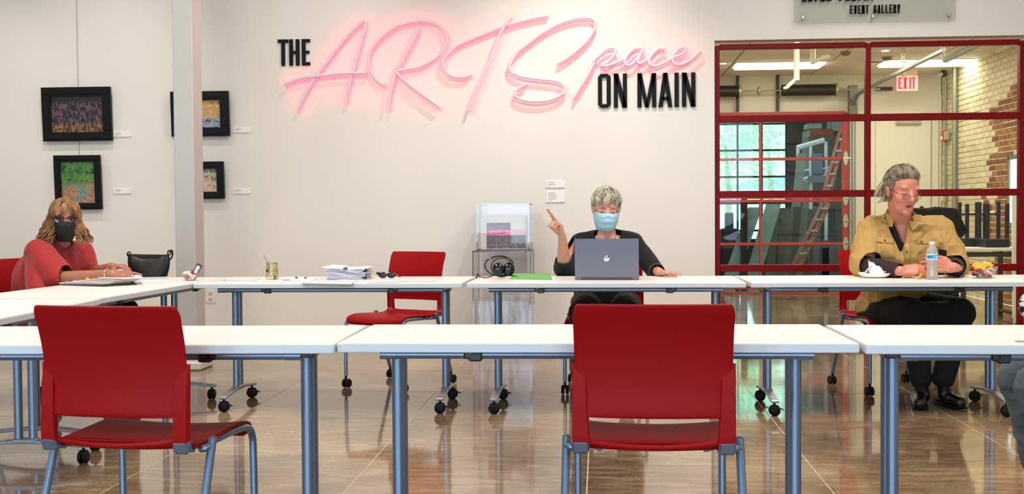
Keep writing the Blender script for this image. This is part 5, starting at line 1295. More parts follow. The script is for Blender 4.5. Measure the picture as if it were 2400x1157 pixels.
body = head_prims(MH, hs) + [('c', hd + Vector((0, .02, -.06)), nb, .050, .052), ('c', nb, ch, .06, .12), ('c', ch, pel, .11, .12),
    ('c', shR, shL, .05, .05), ('c', shR, elR, .042, .036), ('c', elR + (wrR - elR) * .12, elR + (wrR - elR) * .3, .040, .041), ('c', elR + (wrR - elR) * .3, wrR, .040, .0255),
    ('c', shL, elL, .042, .036), ('c', elL, wrL, .038, .025), ('c', hipR, kR, .07, .055), ('c', hipL, kL, .07, .055), ('c', kR, ftR, .05, .035), ('c', kL, ftL, .05, .035)]
# raised hand seen from its side, fingers pointing up to the left
MHr = frame(wrR, Vector((-.30, -.25, 1.0)), Vector((.75, .55, .35)))
body += hand_prims(MHr, (.12, .95, 1.05, 1.05), (.35, .5), .03, .92, 1)
fx = at(1283, 490, 6.98); kx = MHr @ Vector((.02, .07, .004))
body += [('c', kx, kx + (fx - kx) * .55, .0105, .009), ('c', kx + (fx - kx) * .5, fx, .009, .007), ('c', kx + Vector((.01, 0, -.005)), kx + (fx - kx) * .78 + Vector((.008, .005, -.008)), .0105, .0078)]
MHl = frame(wrL, Vector((.62, -.72, -.02)), (0, 0, 1))
body += hand_prims(MHl, (.07, .06, .07, .08), (.7, .1), .10, .86, -1)
blob('body', body, SK1, t, .0042, 5)
bo = [c for c in t.children if c.name.startswith('body')][0]
face_bits(MH, hs, t, mat('brow_grey', (120, 104, 92), .8), SK1, closed=True, mouth=False)
CARD = mat('black_knit', (15, 14, 16), .9, bump=.3, bscale=160, sheen=.1)
fold_k = lambda p, n: .004 * rnoise(p, 9, (1, 1, .6)) + .002 * rnoise(p, 26)
cen = nb.x
def cutB(p):   # the open front of the cardigan and the two sleeve ends
    if p.y < ch.y - .02 and p.z > .80 and abs(p.x - cen - .005) < .030 + max(0, (p.z - .82)) * .30: return True
    if (p - wrR).dot((elR - wrR).normalized()) < (elR - wrR).length * .70 and (p - wrR).length < .26 and p.x < shR.x - .04 and p.z > elR.z + .02: return True
    if (p - elL).dot((wrL - elL).normalized()) > (wrL - elL).length * .55 and p.x > shL.x: return True
    return (p - (nb + Vector((0, .0, .055)))).length < .062
blob('cardigan', [('c', nb + Vector((0, .015, -.02)), ch, .078, .150), ('c', nb + Vector((-.04, .01, -.03)), shR, .066, .066), ('c', nb + Vector((.04, .01, -.03)), shL, .066, .066), ('e', ch + Vector((0, .0, .0)), (.175, .125, .17)), ('c', ch, pel, .155, .17), ('e', pel + Vector((0, 0, -.02)), (.225, .17, .12)),
    ('c', shR, elR, .064, .066), ('c', elR, elR + (wrR - elR) * .32, .066, .052), ('c', elR + Vector((.03, 0, -.02)), shR + (elR - shR) * .6, .05, .06),
    ('c', shL, elL, .064, .056), ('c', elL, wrL, .054, .042)], CARD, t, .007, 4, cutB, fold_k, thick=.004)
blob('top', [('c', nb + Vector((0, -.0, -.075)), ch, .066, .135), ('e', ch, (.15, .118, .16)), ('c', ch, pel, .14, .15)], mat('white_print_top', (226, 214, 208), .8, rgb2=(206, 190, 186), vscale=60), t, .008, 4, lambda p: (p - (nb + Vector((0, -.06, .02)))).length < .070)
blob('trousers', [('c', hipR, kR, .105, .085), ('c', hipL, kL, .105, .085), ('e', pel + Vector((0, 0, -.05)), (.215, .17, .11)), ('c', kR, ftR + Vector((0, 0, .06)), .075, .055), ('c', kL, ftL + Vector((0, 0, .06)), .075, .055)], mat('black_trousers', (12, 12, 14), .9), t, .009, 4, None, fold_k)
for f_ in (ftR, ftL): blob('shoe', [('c', f_ + Vector((0, .02, -.045)), f_ + Vector((0, -.14, -.055)), .042, .034)], BLACK, t, .006, 2)
# pleated mask
def mask(M, s, par, m, pleat, wd=.077, z0=-.012, z1=-.120, name='face_mask', loops=True, taper=.30):
    off = par.location
    def f(u, v):
        a = (u - .5) * 2; z = z0 + (z1 - z0) * v
        ks = ((0, .099), (.14, .1215), (.35, .123), (.6, .1185), (.8, .107), (.93, .090), (1, .078)); yc = ks[-1][1]
        for (v0, y0), (v1, y1) in zip(ks, ks[1:]):
            if v0 <= v <= v1: yc = y0 + (y1 - y0) * (v - v0) / (v1 - v0); break
        w_ = wd * (1 - taper * v ** 2.2); n_ = abs(a)
        y = yc - (yc - .014) * n_ ** 3.3 + pleat * math.sin(v * 18.8) * (1 - a * a)
        return M @ (Vector((a * w_, y, z + .012 * a * a * (v - .5) * -1 + .012 * (1 - n_) ** 2 * (1 - v))) * s) - off
    o = sheetmesh(f, 20, 24, name, m, par, .002)
    if loops:
        for q in (-1, 1):
            MB().tube([M @ (Vector(p) * s) - off for p in ((q * wd * .97, .020, z0 - .006), (q * .076, .004, z0 + .004), (q * .087, -.014, .006), (q * .089, -.022, -.012), (q * .082, -.012, -.034), (q * wd * .92, .018, -.086))], .0012, 6).build('ear_loop', m, par)
    return o
mask(MH, hs, t, MBL, .0028)
HG1 = mat('hair_silver', (138, 124, 106), .5, rgb2=(212, 200, 180), vscale=45, stretch=(1, 1, .3))
rh = random.Random(11); locks = []
for i in range(620):
    a = rh.uniform(0, 2 * PI); e = rh.uniform(.02, 1.0); th = e * 1.9
    if math.sin(a) > .2 and th > 1.02: continue
    d = Vector((math.sin(th) * math.cos(a), math.sin(th) * math.sin(a) , math.cos(th)))
    p0 = scalp(Vector((0, -.014, .034)) + d * .05, 1.02); flow = Vector((d.x * .5 + .25 * (1 if d.x > -.1 else -1) * (.4), d.y * .8 + .12, -.55 - .35 * th)).normalized()
    L_ = [p0]; q = p0
    for k in range(3):
        q = scalp(q + flow * .020 + Vector((rh.uniform(-.004, .004), rh.uniform(-.004, .004), 0)), 1.10 + .10 * math.sin((k + 1) * 1.1) + (.06 if th < 1 else 0) + rh.uniform(-.02, .03)); L_.append(q)
    if math.sin(a) > .3 and L_[-1].z < .035: continue
    locks.append(L_)
blob('hair_base', [('e', MH @ (Vector((0, -.020, .050)) * hs), (.082, .096, .084), MH.to_3x3()), ('e', MH @ (Vector((0, -.05, .0)) * hs), (.076, .06, .07), MH.to_3x3())], HG1, t, .006, 2,
     lambda p: (lambda l: l.y > .045 and l.z < .062)(MH.inverted() @ p)).name = 'hair_base'
hair(MH, hs, t, locks, HG1, r0=.0031, seg=5)

# ---------------------------------------------------------------- man in the tan shirt
pel = at(2088, 706, 7.36); t = thing('person', 'person with swept back grey hair, glasses and tan shirt, looking down at a phone', 'person', (pel.x, pel.y, 0), 0)
hs = 1.10; hd = at(2115, 448, 6.93); face = Vector((.32, -1, -.24)); MH = headmat(hd, face, (.05, .0, 1))
nb = at(2112, 520, 7.06); ch = at(2118, 590, 7.10)
shR = at(2047, 541, 7.12); shL = at(2198, 541, 7.04)
elR = at(2026, 628, 6.98); wrR = at(2108, 634, 6.77); wrR.z = T + .040
elL = at(2240, 626, 6.98); wrL = at(2236, 626, 6.74); wrL.z = T + .060
elR.z = max(elR.z, T + .06); elL.z = max(elL.z, T + .06)
hipR, hipL = at(2048, 722, 7.38), at(2125, 722, 7.34)
k1 = at(2140, 735, 6.95); k2 = at(2248, 735, 7.02); k1.z = k2.z = .52
f1 = onZ(2152, 926, .10); f2 = onZ(2212, 926, .10); f1.y, f2.y = 6.86, 6.86; f1 = at(2158, 916, 6.86); f2 = at(2212, 916, 6.88); f1.z = f2.z = .10
body = head_prims(MH, hs, True) + [('c', hd + Vector((-.01, .05, -.07)), nb, .060, .064), ('c', nb, ch, .07, .12), ('c', ch, pel, .14, .14), ('c', shR, shL, .06, .06),
    ('c', shR, elR, .05, .045), ('c', elR, wrR, .044, .031), ('c', shL, elL, .05, .045), ('c', elL, wrL, .044, .031), ('c', hipR, k1, .08, .06), ('c', hipL, k2, .08, .06), ('c', k1, f1, .055, .04), ('c', k2, f2, .055, .04)]
phn = at(2204, 604, 6.80)
MHr = frame(wrR, Vector((1.0, -.10, .12)), Vector((-.05, -.62, .78)))
body += hand_prims(MHr, (.42, .5, .55, .6), (.45, .35), .02, 1.10, -1)
MHl = frame(wrL, Vector((-.95, .02, .16)), Vector((-.05, -.95, .25)))
body += hand_prims(MHl, (.42, .40, .42, .45), (.25, .6), .06, 1.10, 1)
blob('body', body, SK2, t, .0042, 5)
face_bits(MH, hs, t, mat('brow_light', (150, 120, 100), .8), SK2, closed=True)
off = t.location; Wm = lambda x, y, z: MH @ (Vector((x, y, z)) * hs) - off
GLM = mat('glasses_metal', (150, 120, 96), .25, metal=.8)
gp = thing('glasses', 'thin metal framed glasses low on the nose of the man in tan', 'glasses', t.location)
for q in (-1, 1):
    ring = [Wm(q * .031 + .022 * math.cos(a), .100 - .004 * abs(math.cos(a)) * 1.5, -.012 + .0145 * math.sin(a)) for a in [2 * PI * k / 22 for k in range(23)]]
    MB().tube(ring, .0012, 6).build('rim', GLM, gp)
    MB().add([Wm(q * .031 + .021 * math.cos(a), .100 - .006 * abs(math.cos(a)), -.012 + .0138 * math.sin(a)) for a in [2 * PI * k / 22 for k in range(22)]], [tuple(range(22))]).build('lens', glass('lens_clear', (240, 240, 240), .06), gp)
    MB().tube([Wm(q * .053, .095, -.008), Wm(q * .074, .05, .004), Wm(q * .083, -.005, .012)], .0017, 6).build('temple', mat('temple_dark', (60, 44, 40), .3), gp)
MB().tube([Wm(-.010, .100, -.008), Wm(0, .106, -.004), Wm(.010, .100, -.008)], .0013, 6).build('bridge', GLM, gp)
for m0 in ((-.030, -.052, .5), (.030, -.052, .5)):     # folds from nose to mouth
    MB().tube([Wm(math.copysign(.020, m0[0]), .089, -.030), Wm(math.copysign(.031, m0[0]), .078, -.048), Wm(math.copysign(.033, m0[0]), .068, -.066)], .0010, 5).build('cheek_fold', mat('skin_fold', (176, 100, 82), .6), t)
TAN = mat('tan_shirt', (178, 140, 78), .8, var=.05, vscale=10, bump=.25, bscale=220)
ax = (shL - shR).normalized()
def foldM(p, n):
    d = p - ch; f_ = .013 * (1 - abs(rnoise(p, 7.5, (1.6, 1, .8)))) ** 4 + .007 * (1 - abs(rnoise(p, 15, (1.5, 1, .7)))) ** 4 + .0015 * rnoise(p, 40)
    if p.z < .92: f_ += .006 * abs(math.sin((p.x - ch.x) * 34 + p.z * 16))
    return f_ - .004
VC = at(2118, 560, 6.9).x
def cutM(p):
    if p.z > .875 and p.y < nb.y - .01 and abs(p.x - (VC - .010) ) < max(0, (p.z - .875)) * .32: return True
    a_ = (p - elR).dot((wrR - elR).normalized())
    if a_ > .035 and (p - elR).length < .35 and p.z < elR.z + .10 and p.y < 7.0 and p.x < ch.x - .01 and (p - (elR + (wrR - elR).normalized() * a_)).length < .085: return True
    a_ = (p - elL).dot((wrL - elL).normalized())
    if a_ > .10 and p.x > ch.x + .1 and p.y < 6.93 and p.z < elL.z + .09: return True
    return (p - (nb + Vector((0, -.01, .055)))).length < .072
blob('shirt', [('c', nb + Vector((0, .02, -.03)), ch, .09, .185), ('e', ch, (.215, .155, .20)), ('c', nb + Vector((-.05, .01, -.035)), shR, .075, .088), ('c', nb + Vector((.05, .01, -.035)), shL, .075, .085),
    ('c', ch, pel, .185, .175), ('e', pel + Vector((0, .0, -.02)), (.21, .18, .11)), ('c', shR, elR + Vector((0, 0, .02)), .088, .078), ('c', elR + Vector((0, 0, .01)), elR + (wrR - elR) * .3, .076, .066),
    ('c', shL, elL + Vector((0, 0, .01)), .086, .072), ('c', elL, wrL, .068, .052), ('c', shR + Vector((.02, -.02, -.06)), ch + Vector((-.1, -.05, 0)), .09, .1), ('c', shL + Vector((-.02, -.02, -.06)), ch + Vector((.1, -.05, 0)), .09, .1)],
    TAN, t, .0065, 3, cutM, foldM, thick=.004)
BRN = mat('dark_brown_undershirt', (46, 26, 22), .85, bump=.2, bscale=120)
blob('undershirt', [('c', nb + Vector((0, -.005, -.035)), ch, .084, .168), ('e', ch, (.19, .140, .18))], mat('black_undershirt', (22, 18, 20), .9), t, .007, 3, lambda p: p.y < nb.y - .01 and p.z > nb.z - .12 and abs(p.x - nb.x) < .012 + (p.z - nb.z + .12) * .38 or (p - (nb + Vector((0, -.01, .06)))).length < .07)
blob('sleeve', [('c', elR, wrR, .062, .044)], BRN, t, .006, 3, lambda p: (p - wrR).dot((wrR - elR).normalized()) > .006, lambda p, n: .003 * rnoise(p, 22))
blob('sleeve', [('c', elL, wrL, .058, .043)], BRN, t, .006, 3, lambda p: (p - wrL).dot((wrL - elL).normalized()) > .012, lambda p, n: .003 * rnoise(p, 22))
# collar, placket, pockets, buttons lie on the shirt front
sho = [c for c in t.children if c.name.startswith('shirt')][0]
from mathutils.bvhtree import BVHTree
bv = BVHTree.FromPolygons([v.co + off for v in sho.data.vertices], [tuple(p.vertices) for p in sho.data.polygons])
def onshirt(px, py, lift=.004):
    d = ray(px, py).normalized(); h = bv.ray_cast(CAM + d * 5.0, d)
    q = h[0] if h[0] is not None else bv.find_nearest(at(px, py, 6.92))[0]; return q - d * lift - off
def patch(pts, name, m, th=.004, lift=.003, n=6):
    tl, tr, br, bl = pts
    def f(u, v):
        a = (tl[0] + (tr[0] - tl[0]) * u, tl[1] + (tr[1] - tl[1]) * u); b_ = (bl[0] + (br[0] - bl[0]) * u, bl[1] + (br[1] - bl[1]) * u)
        return onshirt(a[0] + (b_[0] - a[0]) * v, a[1] + (b_[1] - a[1]) * v, lift)
    return sheetmesh(f, n, n, name, m, t, th)
TAN2 = mat('tan_shirt_flap', (184, 146, 84), .8, bump=.2, bscale=220)
patch([(2054, 556), (2094, 558), (2096, 570), (2055, 567)], 'pocket_flap', TAN2); patch([(2056, 570), (2096, 572), (2098, 606), (2060, 604)], 'pocket', TAN, lift=.001)
patch([(2148, 559), (2172, 558), (2174, 572), (2150, 570)], 'pocket_flap', TAN2)
patch([(2117, 572), (2132, 572), (2134, 612), (2120, 612)], 'placket', TAN2, n=4)
DB = mat('brown_button', (62, 40, 28), .3)
for x, y in ((2074, 563), (2115, 571), (2125, 590), (2160, 566)): MB().ell(onshirt(x, y, .008), (.0055, .0035, .0055), seg=10, rings=6).build('button', DB, t)
for sd, pts in (('collar', [(2082, 486), (2094, 494), (2112, 538), (2082, 532), (2062, 518)]), ('collar', [(2146, 490), (2160, 500), (2168, 532), (2156, 522), (2138, 540)])):
    P3 = []
    for i, (x, y) in enumerate(pts):
        q = onshirt(x, y, .006 + (.012 if i in (0, 1) else .004)); P3.append(q)
    c_ = sum(P3, Vector()) / len(P3) + Vector((0, -.012, .004)); m_ = MB().add(P3 + [c_], [(i, (i + 1) % len(P3), len(P3)) for i in range(len(P3))])
    o = m_.build(sd, TAN2, t, fix=False); md = o.modifiers.new('t', 'SOLIDIFY'); md.thickness = .006
def fcol(u, v):
    a = R(-52 + 284 * u); e_ = abs(u - .5) * 2; r_ = .071 + .030 * v + .004 * e_
    return nb - off + Vector((r_ * math.cos(a) * 1.06, .006 + r_ * math.sin(a), .062 - .062 * v - .030 * e_ ** 2 + .016 * (1 - e_)))
o_ = sheetmesh(fcol, 26, 5, 'collar_band', TAN2, t, .004)
blob('trousers', [('c', hipR, k1, .115, .092), ('c', hipL, k2, .115, .095), ('e', pel + Vector((0, 0, -.07)), (.20, .18, .11)), ('c', k1, f1 + Vector((0, .0, .05)), .085, .062), ('c', k2, f2 + Vector((0, 0, .05)), .088, .062), ('c', k1, k2, .07, .07)],
     mat('black_trousers', (12, 12, 14), .9), t, .009, 4, None, lambda p, n: .006 * rnoise(p, 8) + .003 * rnoise(p, 20))
SHO = mat('black_leather_shoe', (16, 15, 17), .3)
for f_, dx in ((f1, -.05), (f2, .04)):
    blob('shoe', [('c', f_ + Vector((0, .05, -.055)), f_ + Vector((dx, -.17, -.06)), .044, .036), ('c', f_, f_ + Vector((0, -.03, -.04)), .046, .044)], SHO, t, .006, 2)
    MB().box(f_ + Vector((dx * .4, -.06, -.088)) - off, (.085, .26, .014), Euler((0, 0, math.atan2(-dx, .2) * -1)), bev=.006).build('sole', BLACKR, t)
HG2 = mat('hair_grey_brown', (66, 54, 44), .5, rgb2=(146, 130, 108), vscale=30, stretch=(1.6, .6, .5))
HG3 = mat('hair_white_tips', (178, 166, 142), .55)
rh = random.Random(5); locks = []; tips = []
for i in range(380):
    x0 = rh.uniform(-.058, .066); y0 = .066 - abs(x0) * .55 + rh.uniform(-.045, .004)
    p = scalp((x0, y0, .085 - abs(x0) * .35), 1.02); sd = max(-1, min(1, (x0 - .012) / .035))
    L_ = [p]; q = p
    for k in range(5):
        flow = Vector((sd * (.30 + .15 * k) * (1 if k < 2 else .5), -.85, .22 - .26 * k))
        q = scalp(q + flow * .027, 1.10 + .13 * math.sin(PI * (k + 1) / 5.5) + rh.uniform(-.01, .02)); L_.append(q)
    locks.append(L_)
for i in range(170):
    sd = rh.choice((-1, 1)); y0 = rh.uniform(-.075, .028); z0 = rh.uniform(.02, .07)
    p = scalp((sd * .07, y0, z0), 1.04); L_ = [p]
    for k in range(4):
        L_.append(Vector((p.x + sd * (.006 + .006 * k), p.y - .013 * (k + 1), p.z - .020 * (k + 1) + rh.uniform(-.003, .003))))
    if y0 > .0 and L_[-1].z < -.01: L_ = L_[:3]
    (tips if y0 < -.02 and rh.random() < .8 else locks).append(L_)
for i in range(90):
    a = rh.uniform(PI * 1.1, PI * 1.9); p = scalp((math.cos(a) * .07, math.sin(a) * .09, .0), 1.05)
    tips.append([p, p + Vector((math.cos(a) * .008, math.sin(a) * .008, -.03)), p + Vector((math.cos(a) * .016, math.sin(a) * .014, -.062)), p + Vector((math.cos(a) * .034, math.sin(a) * .03, -.080))])
blob('hair_base', [('e', MH @ (Vector((0, -.030, .050)) * hs), (.084 * hs, .092 * hs, .080 * hs), MH.to_3x3()), ('e', MH @ (Vector((0, -.05, .0)) * hs), (.080 * hs, .062 * hs, .07 * hs), MH.to_3x3())], HG2, t, .006, 2,
     lambda p: (lambda l: (l.y > .052 and l.z < .098) or (l.y > .0 and l.z < .03))(MH.inverted() @ p))
hair(MH, hs, t, locks, HG2, r0=.0034, seg=5); hair(MH, hs, t, tips, HG3, 'hair_ends', r0=.0034, seg=5)
ph = thing('phone', 'black smartphone held in both hands of the man in tan', 'phone', phn)
MB().box((0, 0, 0), (.070, .010, .105), Euler((R(-24), R(8), 0)), bev=.004).build('body', mat('phone_black', (10, 10, 12), .2), ph)

# ---------------------------------------------------------------- woman in red at the side table
pel = Vector((-3.24, 6.74, .56)); t = thing('person', 'person with wavy blonde hair, glasses, black mask and draped red top, pointing across papers', 'person', (pel.x, pel.y, 0), 0)
hs = 1.0; hd = at(152, 513, 6.66); face = Vector((.50, -1, -.10)); MH = headmat(hd, face, (.06, -.05, 1))
nb = at(143, 572, 6.76); ch = at(125, 632, 6.78)
shR = at(92, 592, 6.58); shL = at(190, 590, 6.96)
elR = at(140, 652, 6.42); wrR = at(262, 641, 6.36); elL = at(205, 640, 6.92); wrL = at(262, 624, 6.72)
for q in (wrR, wrL): q.z = max(q.z, T + .05)
k1 = Vector((-2.86, 6.62, .55)); k2 = Vector((-2.86, 6.86, .55)); f1 = Vector((-2.84, 6.60, .10)); f2 = Vector((-2.84, 6.88, .10))
hp1, hp2 = pel + Vector((.02, -.1, -.02)), pel + Vector((.02, .1, -.02))
body = head_prims(MH, hs) + [('c', hd + Vector((-.02, .03, -.06)), nb, .048, .05), ('c', nb, ch, .06, .11), ('c', ch, pel, .11, .12), ('c', shR, shL, .05, .05),
    ('c', shR, elR, .042, .038), ('c', elR, wrR, .040, .026), ('c', shL, elL, .042, .036), ('c', elL, wrL, .036, .024), ('c', hp1, k1, .07, .055), ('c', hp2, k2, .07, .055), ('c', k1, f1, .05, .035), ('c', k2, f2, .05, .035)]
MHr = frame(wrR, Vector((1, -.12, -.04)), Vector((-.05, -.35, .93)))
body += hand_prims(MHr, (.10, .75, .85, .9), (.5, .7), .05, .95, -1)
MHl = frame(wrL, Vector((.95, -.25, .03)), Vector((.1, -.1, 1)))
body += hand_prims(MHl, (.45, .5, .5, .55), (.5, .5), .04, .92, 1)
blob('body', body, SK3, t, .0042, 5)
face_bits(MH, hs, t, mat('brow_brown', (92, 60, 40), .8), SK3, mouth=False)
mask(MH, hs, t, mat('black_mask', (12, 12, 13), .8), .0, .072, -.014, -.126, loops=False, taper=.52)
off = t.location; Wm = lambda x, y, z: MH @ (Vector((x, y, z)) * hs) - off
gp = thing('glasses', 'dark purple framed glasses of the woman in red', 'glasses', t.location)
GD = mat('purple_frame', (58, 28, 50), .25)
for q in (-1, 1):
    ring = [Wm(q * .033 + .026 * math.copysign(abs(math.cos(a)) ** .7, math.cos(a)), .096 - .010 * abs(math.cos(a)), .004 + .018 * math.copysign(abs(math.sin(a)) ** .7, math.sin(a))) for a in [2 * PI * k / 24 for k in range(25)]]
    MB().tube(ring, .0026, 6).build('rim', GD, gp); MB().tube([Wm(q * .058, .086, .012), Wm(q * .078, .04, .012), Wm(q * .084, -.01, .01)], .0026, 6).build('temple', GD, gp)
    MB().add([p for p in ring[:-1]], [tuple(range(24))]).build('lens', glass('lens_tint', (206, 196, 214), .03), gp)
MB().tube([Wm(-.008, .097, .012), Wm(0, .101, .014), Wm(.008, .097, .012)], .0026, 6).build('bridge', GD, gp)
REDC = mat('red_cloth', (152, 12, 12), .75, bump=.15, bscale=200, sheen=.15)
def foldR(p, n):
    a = math.atan2(p.y - ch.y, p.x - ch.x); low = max(0, min(1, (nb.z - p.z) / .3))
    return .010 * low * math.sin(a * 11 + p.z * 5) + .006 * low * abs(math.sin(a * 6 - p.z * 14)) + .003 * rnoise(p, 12)
def cutR(p):
    if p.z < T - .09 and p.x > pel.x + .22: return True
    if (p - elR).dot((wrR - elR).normalized()) > .045 and p.y < 6.62 and p.x > elR.x: return True
    return (p - (nb + Vector((.02, -.03, .045)))).length < .072
blob('top', [('c', nb + Vector((-.01, .02, -.03)), ch, .085, .15), ('c', nb + Vector((-.01, 0, -.03)), shR, .06, .07), ('c', nb + Vector((0, .02, -.03)), shL, .06, .066), ('e', ch, (.17, .20, .19)), ('c', ch, pel, .165, .19),
    ('c', shR, elR, .085, .085), ('c', shR + Vector((-.01, 0, -.02)), elR + Vector((-.11, 0, -.09)), .075, .09), ('c', elR + Vector((-.10, .04, -.08)), elR + Vector((.0, .02, -.01)), .085, .07), ('c', elR, elR + (wrR - elR) * .18, .075, .060),
    ('c', shL, elL, .075, .075), ('c', elL, elL + (wrL - elL) * .2, .07, .055), ('e', ch + Vector((-.06, -.10, -.08)), (.13, .12, .2))], REDC, t, .0075, 4, cutR, foldR, thick=.003)
MB().tube([onsh - off for onsh in (at(158, 586, 6.5), at(164, 600, 6.48), at(172, 612, 6.47))], [.002, .005, .001], 6).build('neck_slit', mat('slit_dark', (60, 8, 8), .9), t)
blob('trousers', [('c', hp1, k1, .09, .075), ('c', hp2, k2, .09, .075), ('c', k1, f1, .06, .045), ('c', k2, f2, .06, .045)], mat('black_trousers', (12, 12, 14), .9), t, .01, 3)
for f_ in (f1, f2): blob('shoe', [('c', f_ + Vector((-.02, 0, -.05)), f_ + Vector((.14, 0, -.06)), .04, .034)], BLACK, t, .006, 2)
MB().tube([wrR + (MHr.to_3x3() @ Vector((.028 * math.cos(a), -.03, .028 * math.sin(a)))) - off for a in [2 * PI * k / 18 for k in range(19)]], .0035, 6).build('bracelet', mat('bracelet_silver', (220, 210, 200), .2, metal=.8), t)
HB1 = mat('hair_blonde', (84, 50, 26), .5, rgb2=(160, 114, 68), vscale=22, stretch=(1.5, 1.5, .6))
rh = random.Random(21); locks = []
for i in range(430):
    a = rh.uniform(.28 * PI, 2.72 * PI) if rh.random() < .9 else rh.uniform(.15 * PI, .3 * PI)
    a = PI / 2 + (rh.uniform(.16, 1.0) * PI) * rh.choice((-1, 1)); sd = 1 if math.cos(a) > 0 else -1
    fr_h = math.sin(a) > -.1; top = Vector((rh.uniform(-.02, .02), rh.uniform(-.05, .05), .125)); p0 = scalp(top, 1.03)
    c1_ = scalp((math.cos(a) * .06, math.sin(a) * .07, .09), 1.10 + rh.uniform(-.02, .05)); c2_ = scalp((math.cos(a) * .08, math.sin(a) * .09, .03), 1.12 + rh.uniform(-.04, .08))
    L_ = [p0, c1_, c2_]; ph_ = rh.uniform(0, 6); n_ = rh.randint(4, 7); wf = rh.random()
    for k in range(n_):
        out = 1.12 + (.07 + wf * .10) * k + .09 * math.sin(ph_ + k * 1.6)
        L_.append(Vector((math.cos(a) * .078 * out + .008 * math.sin(ph_ + k * 1.9), math.sin(a) * .082 * out * (1 if not fr_h else .75) - (.01 if fr_h else 0) + .008 * math.cos(ph_ + k * 1.7), .0 - .023 * k + .006 * math.sin(ph_ * 2 + k * 2.2))))
    locks.append(L_)
for i in range(70):      # fringe swept to the sides
    sd = rh.choice((-1, 1, 1)); p0 = scalp((rh.uniform(-.035, -.005), .04, .12), 1.05); fz = rh.uniform(.045, .09)
    locks.append([p0, scalp((-.012 + sd * .018, .085, fz), 1.12 + rh.uniform(0, .04)), scalp((sd * .056, .062, fz * .55), 1.16 + rh.uniform(0, .04)), Vector((sd * .084, .035, -.002)), Vector((sd * .088, .02, -.05)), Vector((sd * (.094 + rh.uniform(0, .02)), .02, -.09))])
hair(MH, hs, t, locks, HB1, r0=.0038, seg=5)
blob('hair_base', [('e', MH @ (Vector((0, -.030, .045)) * hs), (.084, .088, .082), MH.to_3x3()), ('e', MH @ (Vector((0, -.055, -.02)) * hs), (.086, .055, .085), MH.to_3x3())], HB1, t, .007, 2,
     lambda p: (lambda l: l.y > .03 and l.z < .075)(MH.inverted() @ p))

# ---------------------------------------------------------------- person at the right edge, only knee and elbow in view
pel = Vector((1.98, 4.28, .56)); t = thing('person', 'person mostly outside the right edge, grey trousers and black and white patterned sleeve', 'person', (pel.x, pel.y, 0), 0)
hd = Vector((1.90, 4.28, 1.22)); MH = headmat(hd, (-1, .2, -.05)); nb = Vector((1.92, 4.28, 1.05)); ch = Vector((1.95, 4.28, .86))
shR, shL = Vector((1.92, 4.46, 1.0)), Vector((1.92, 4.10, 1.0)); elL = at(2418, 716, 4.12); elL.x += .010; wrL = Vector((1.74, 4.22, .66)); elR = Vector((1.95, 4.5, .78)); wrR = Vector((1.84, 4.42, .66))
k1 = at(2425, 955, 4.10); k1.z = .515; k1.x += .02; k2 = k1 + Vector((.02, .24, 0)); f1 = Vector((k1.x + .09, k1.y - .02, .10)); f2 = f1 + Vector((.02, .26, 0)); hp1, hp2 = pel + Vector((0, -.1, -.03)), pel + Vector((0, .1, -.03))
body = head_prims(MH, 1.0) + [('c', hd + Vector((.02, 0, -.06)), nb, .05, .052), ('c', nb, ch, .06, .12), ('c', ch, pel, .12, .13), ('c', shR, shL, .05, .05), ('c', shR, elR, .04, .036), ('c', elR, wrR, .036, .025), ('c', shL, elL, .04, .036), ('c', elL, wrL, .036, .025),
    ('c', hp1, k1, .07, .055), ('c', hp2, k2, .07, .055), ('c', k1, f1, .05, .035), ('c', k2, f2, .05, .035)]
body += hand_prims(frame(wrL, (-.5, .3, -.3), (0, 0, 1)), s=.92, side=-1) + hand_prims(frame(wrR, (-.5, -.3, -.3), (0, 0, 1)), s=.92, side=1)
blob('body', body, SK1, t, .006, 3)
face_bits(MH, 1.0, t, mat('brow_brown', (92, 60, 40), .8), SK1)
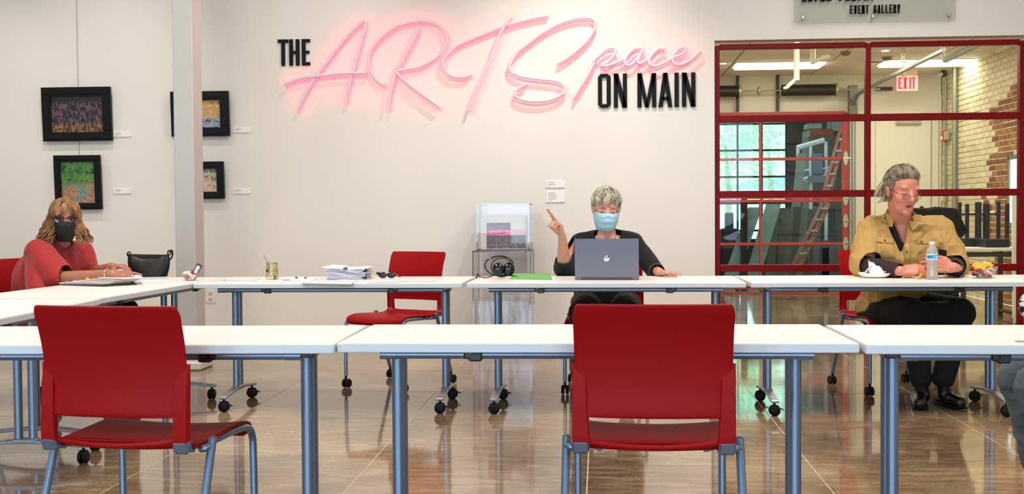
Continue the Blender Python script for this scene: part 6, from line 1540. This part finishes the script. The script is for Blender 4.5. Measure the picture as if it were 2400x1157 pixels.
def checker():
    m = bpy.data.materials.new('black_white_print'); m.use_nodes = True; nt = m.node_tree; b = nt.nodes['Principled BSDF']; v = nt.nodes.new('ShaderNodeTexNoise'); v.inputs['Scale'].default_value = 15; v.inputs['Detail'].default_value = 3; v.inputs['Distortion'].default_value = 1.6
    r_ = nt.nodes.new('ShaderNodeValToRGB'); r_.color_ramp.interpolation = 'CONSTANT'; r_.color_ramp.elements[0].color = lin((226, 224, 212)); r_.color_ramp.elements[1].position = .5; r_.color_ramp.elements[1].color = lin((14, 14, 16)); e = r_.color_ramp.elements.new(.62); e.color = lin((226, 224, 212))
    tc = nt.nodes.new('ShaderNodeTexCoord'); nt.links.new(tc.outputs['Object'], v.inputs[0]); nt.links.new(v.outputs[0], r_.inputs[0]); nt.links.new(r_.outputs[0], b.inputs['Base Color']); b.inputs['Roughness'].default_value = .8; return m
blob('blouse', [('c', nb + Vector((0, 0, -.03)), ch, .08, .15), ('c', shR, shL, .07, .07), ('c', ch, pel, .15, .16), ('c', shL, elL, .062, .055), ('c', elL, wrL, .052, .045), ('c', shR, elR, .062, .055), ('c', elR, wrR, .05, .045)], checker(), t, .008, 4, None, lambda p, n: .004 * rnoise(p, 10))
blob('trousers', [('c', hp1, k1, .10, .082), ('c', hp2, k2, .10, .08), ('e', pel + Vector((0, 0, -.05)), (.17, .2, .11)), ('c', k1, f1, .080, .055), ('c', k2, f2, .078, .055)], mat('grey_denim', (82, 92, 98), .8, var=.12, vscale=9, bump=.2, bscale=150), t, .0065, 3, None,
     lambda p, n: .009 * (1 - abs(rnoise(p, 8, (1, 1, 1.6)))) ** 4 + .004 * rnoise(p, 18) - .003)
for f_ in (f1, f2): blob('shoe', [('c', f_ + Vector((.02, 0, -.05)), f_ + Vector((-.14, 0, -.06)), .04, .034)], BLACK, t, .006, 2)
blob('hair', [('e', MH @ Vector((0, -.03, .045)), (.086, .092, .086), MH.to_3x3())], HB1, t, .007, 2, lambda p: (lambda l: l.y > .035 and l.z < .07)(MH.inverted() @ p), lambda p, n: .004 * rnoise(p, 30))
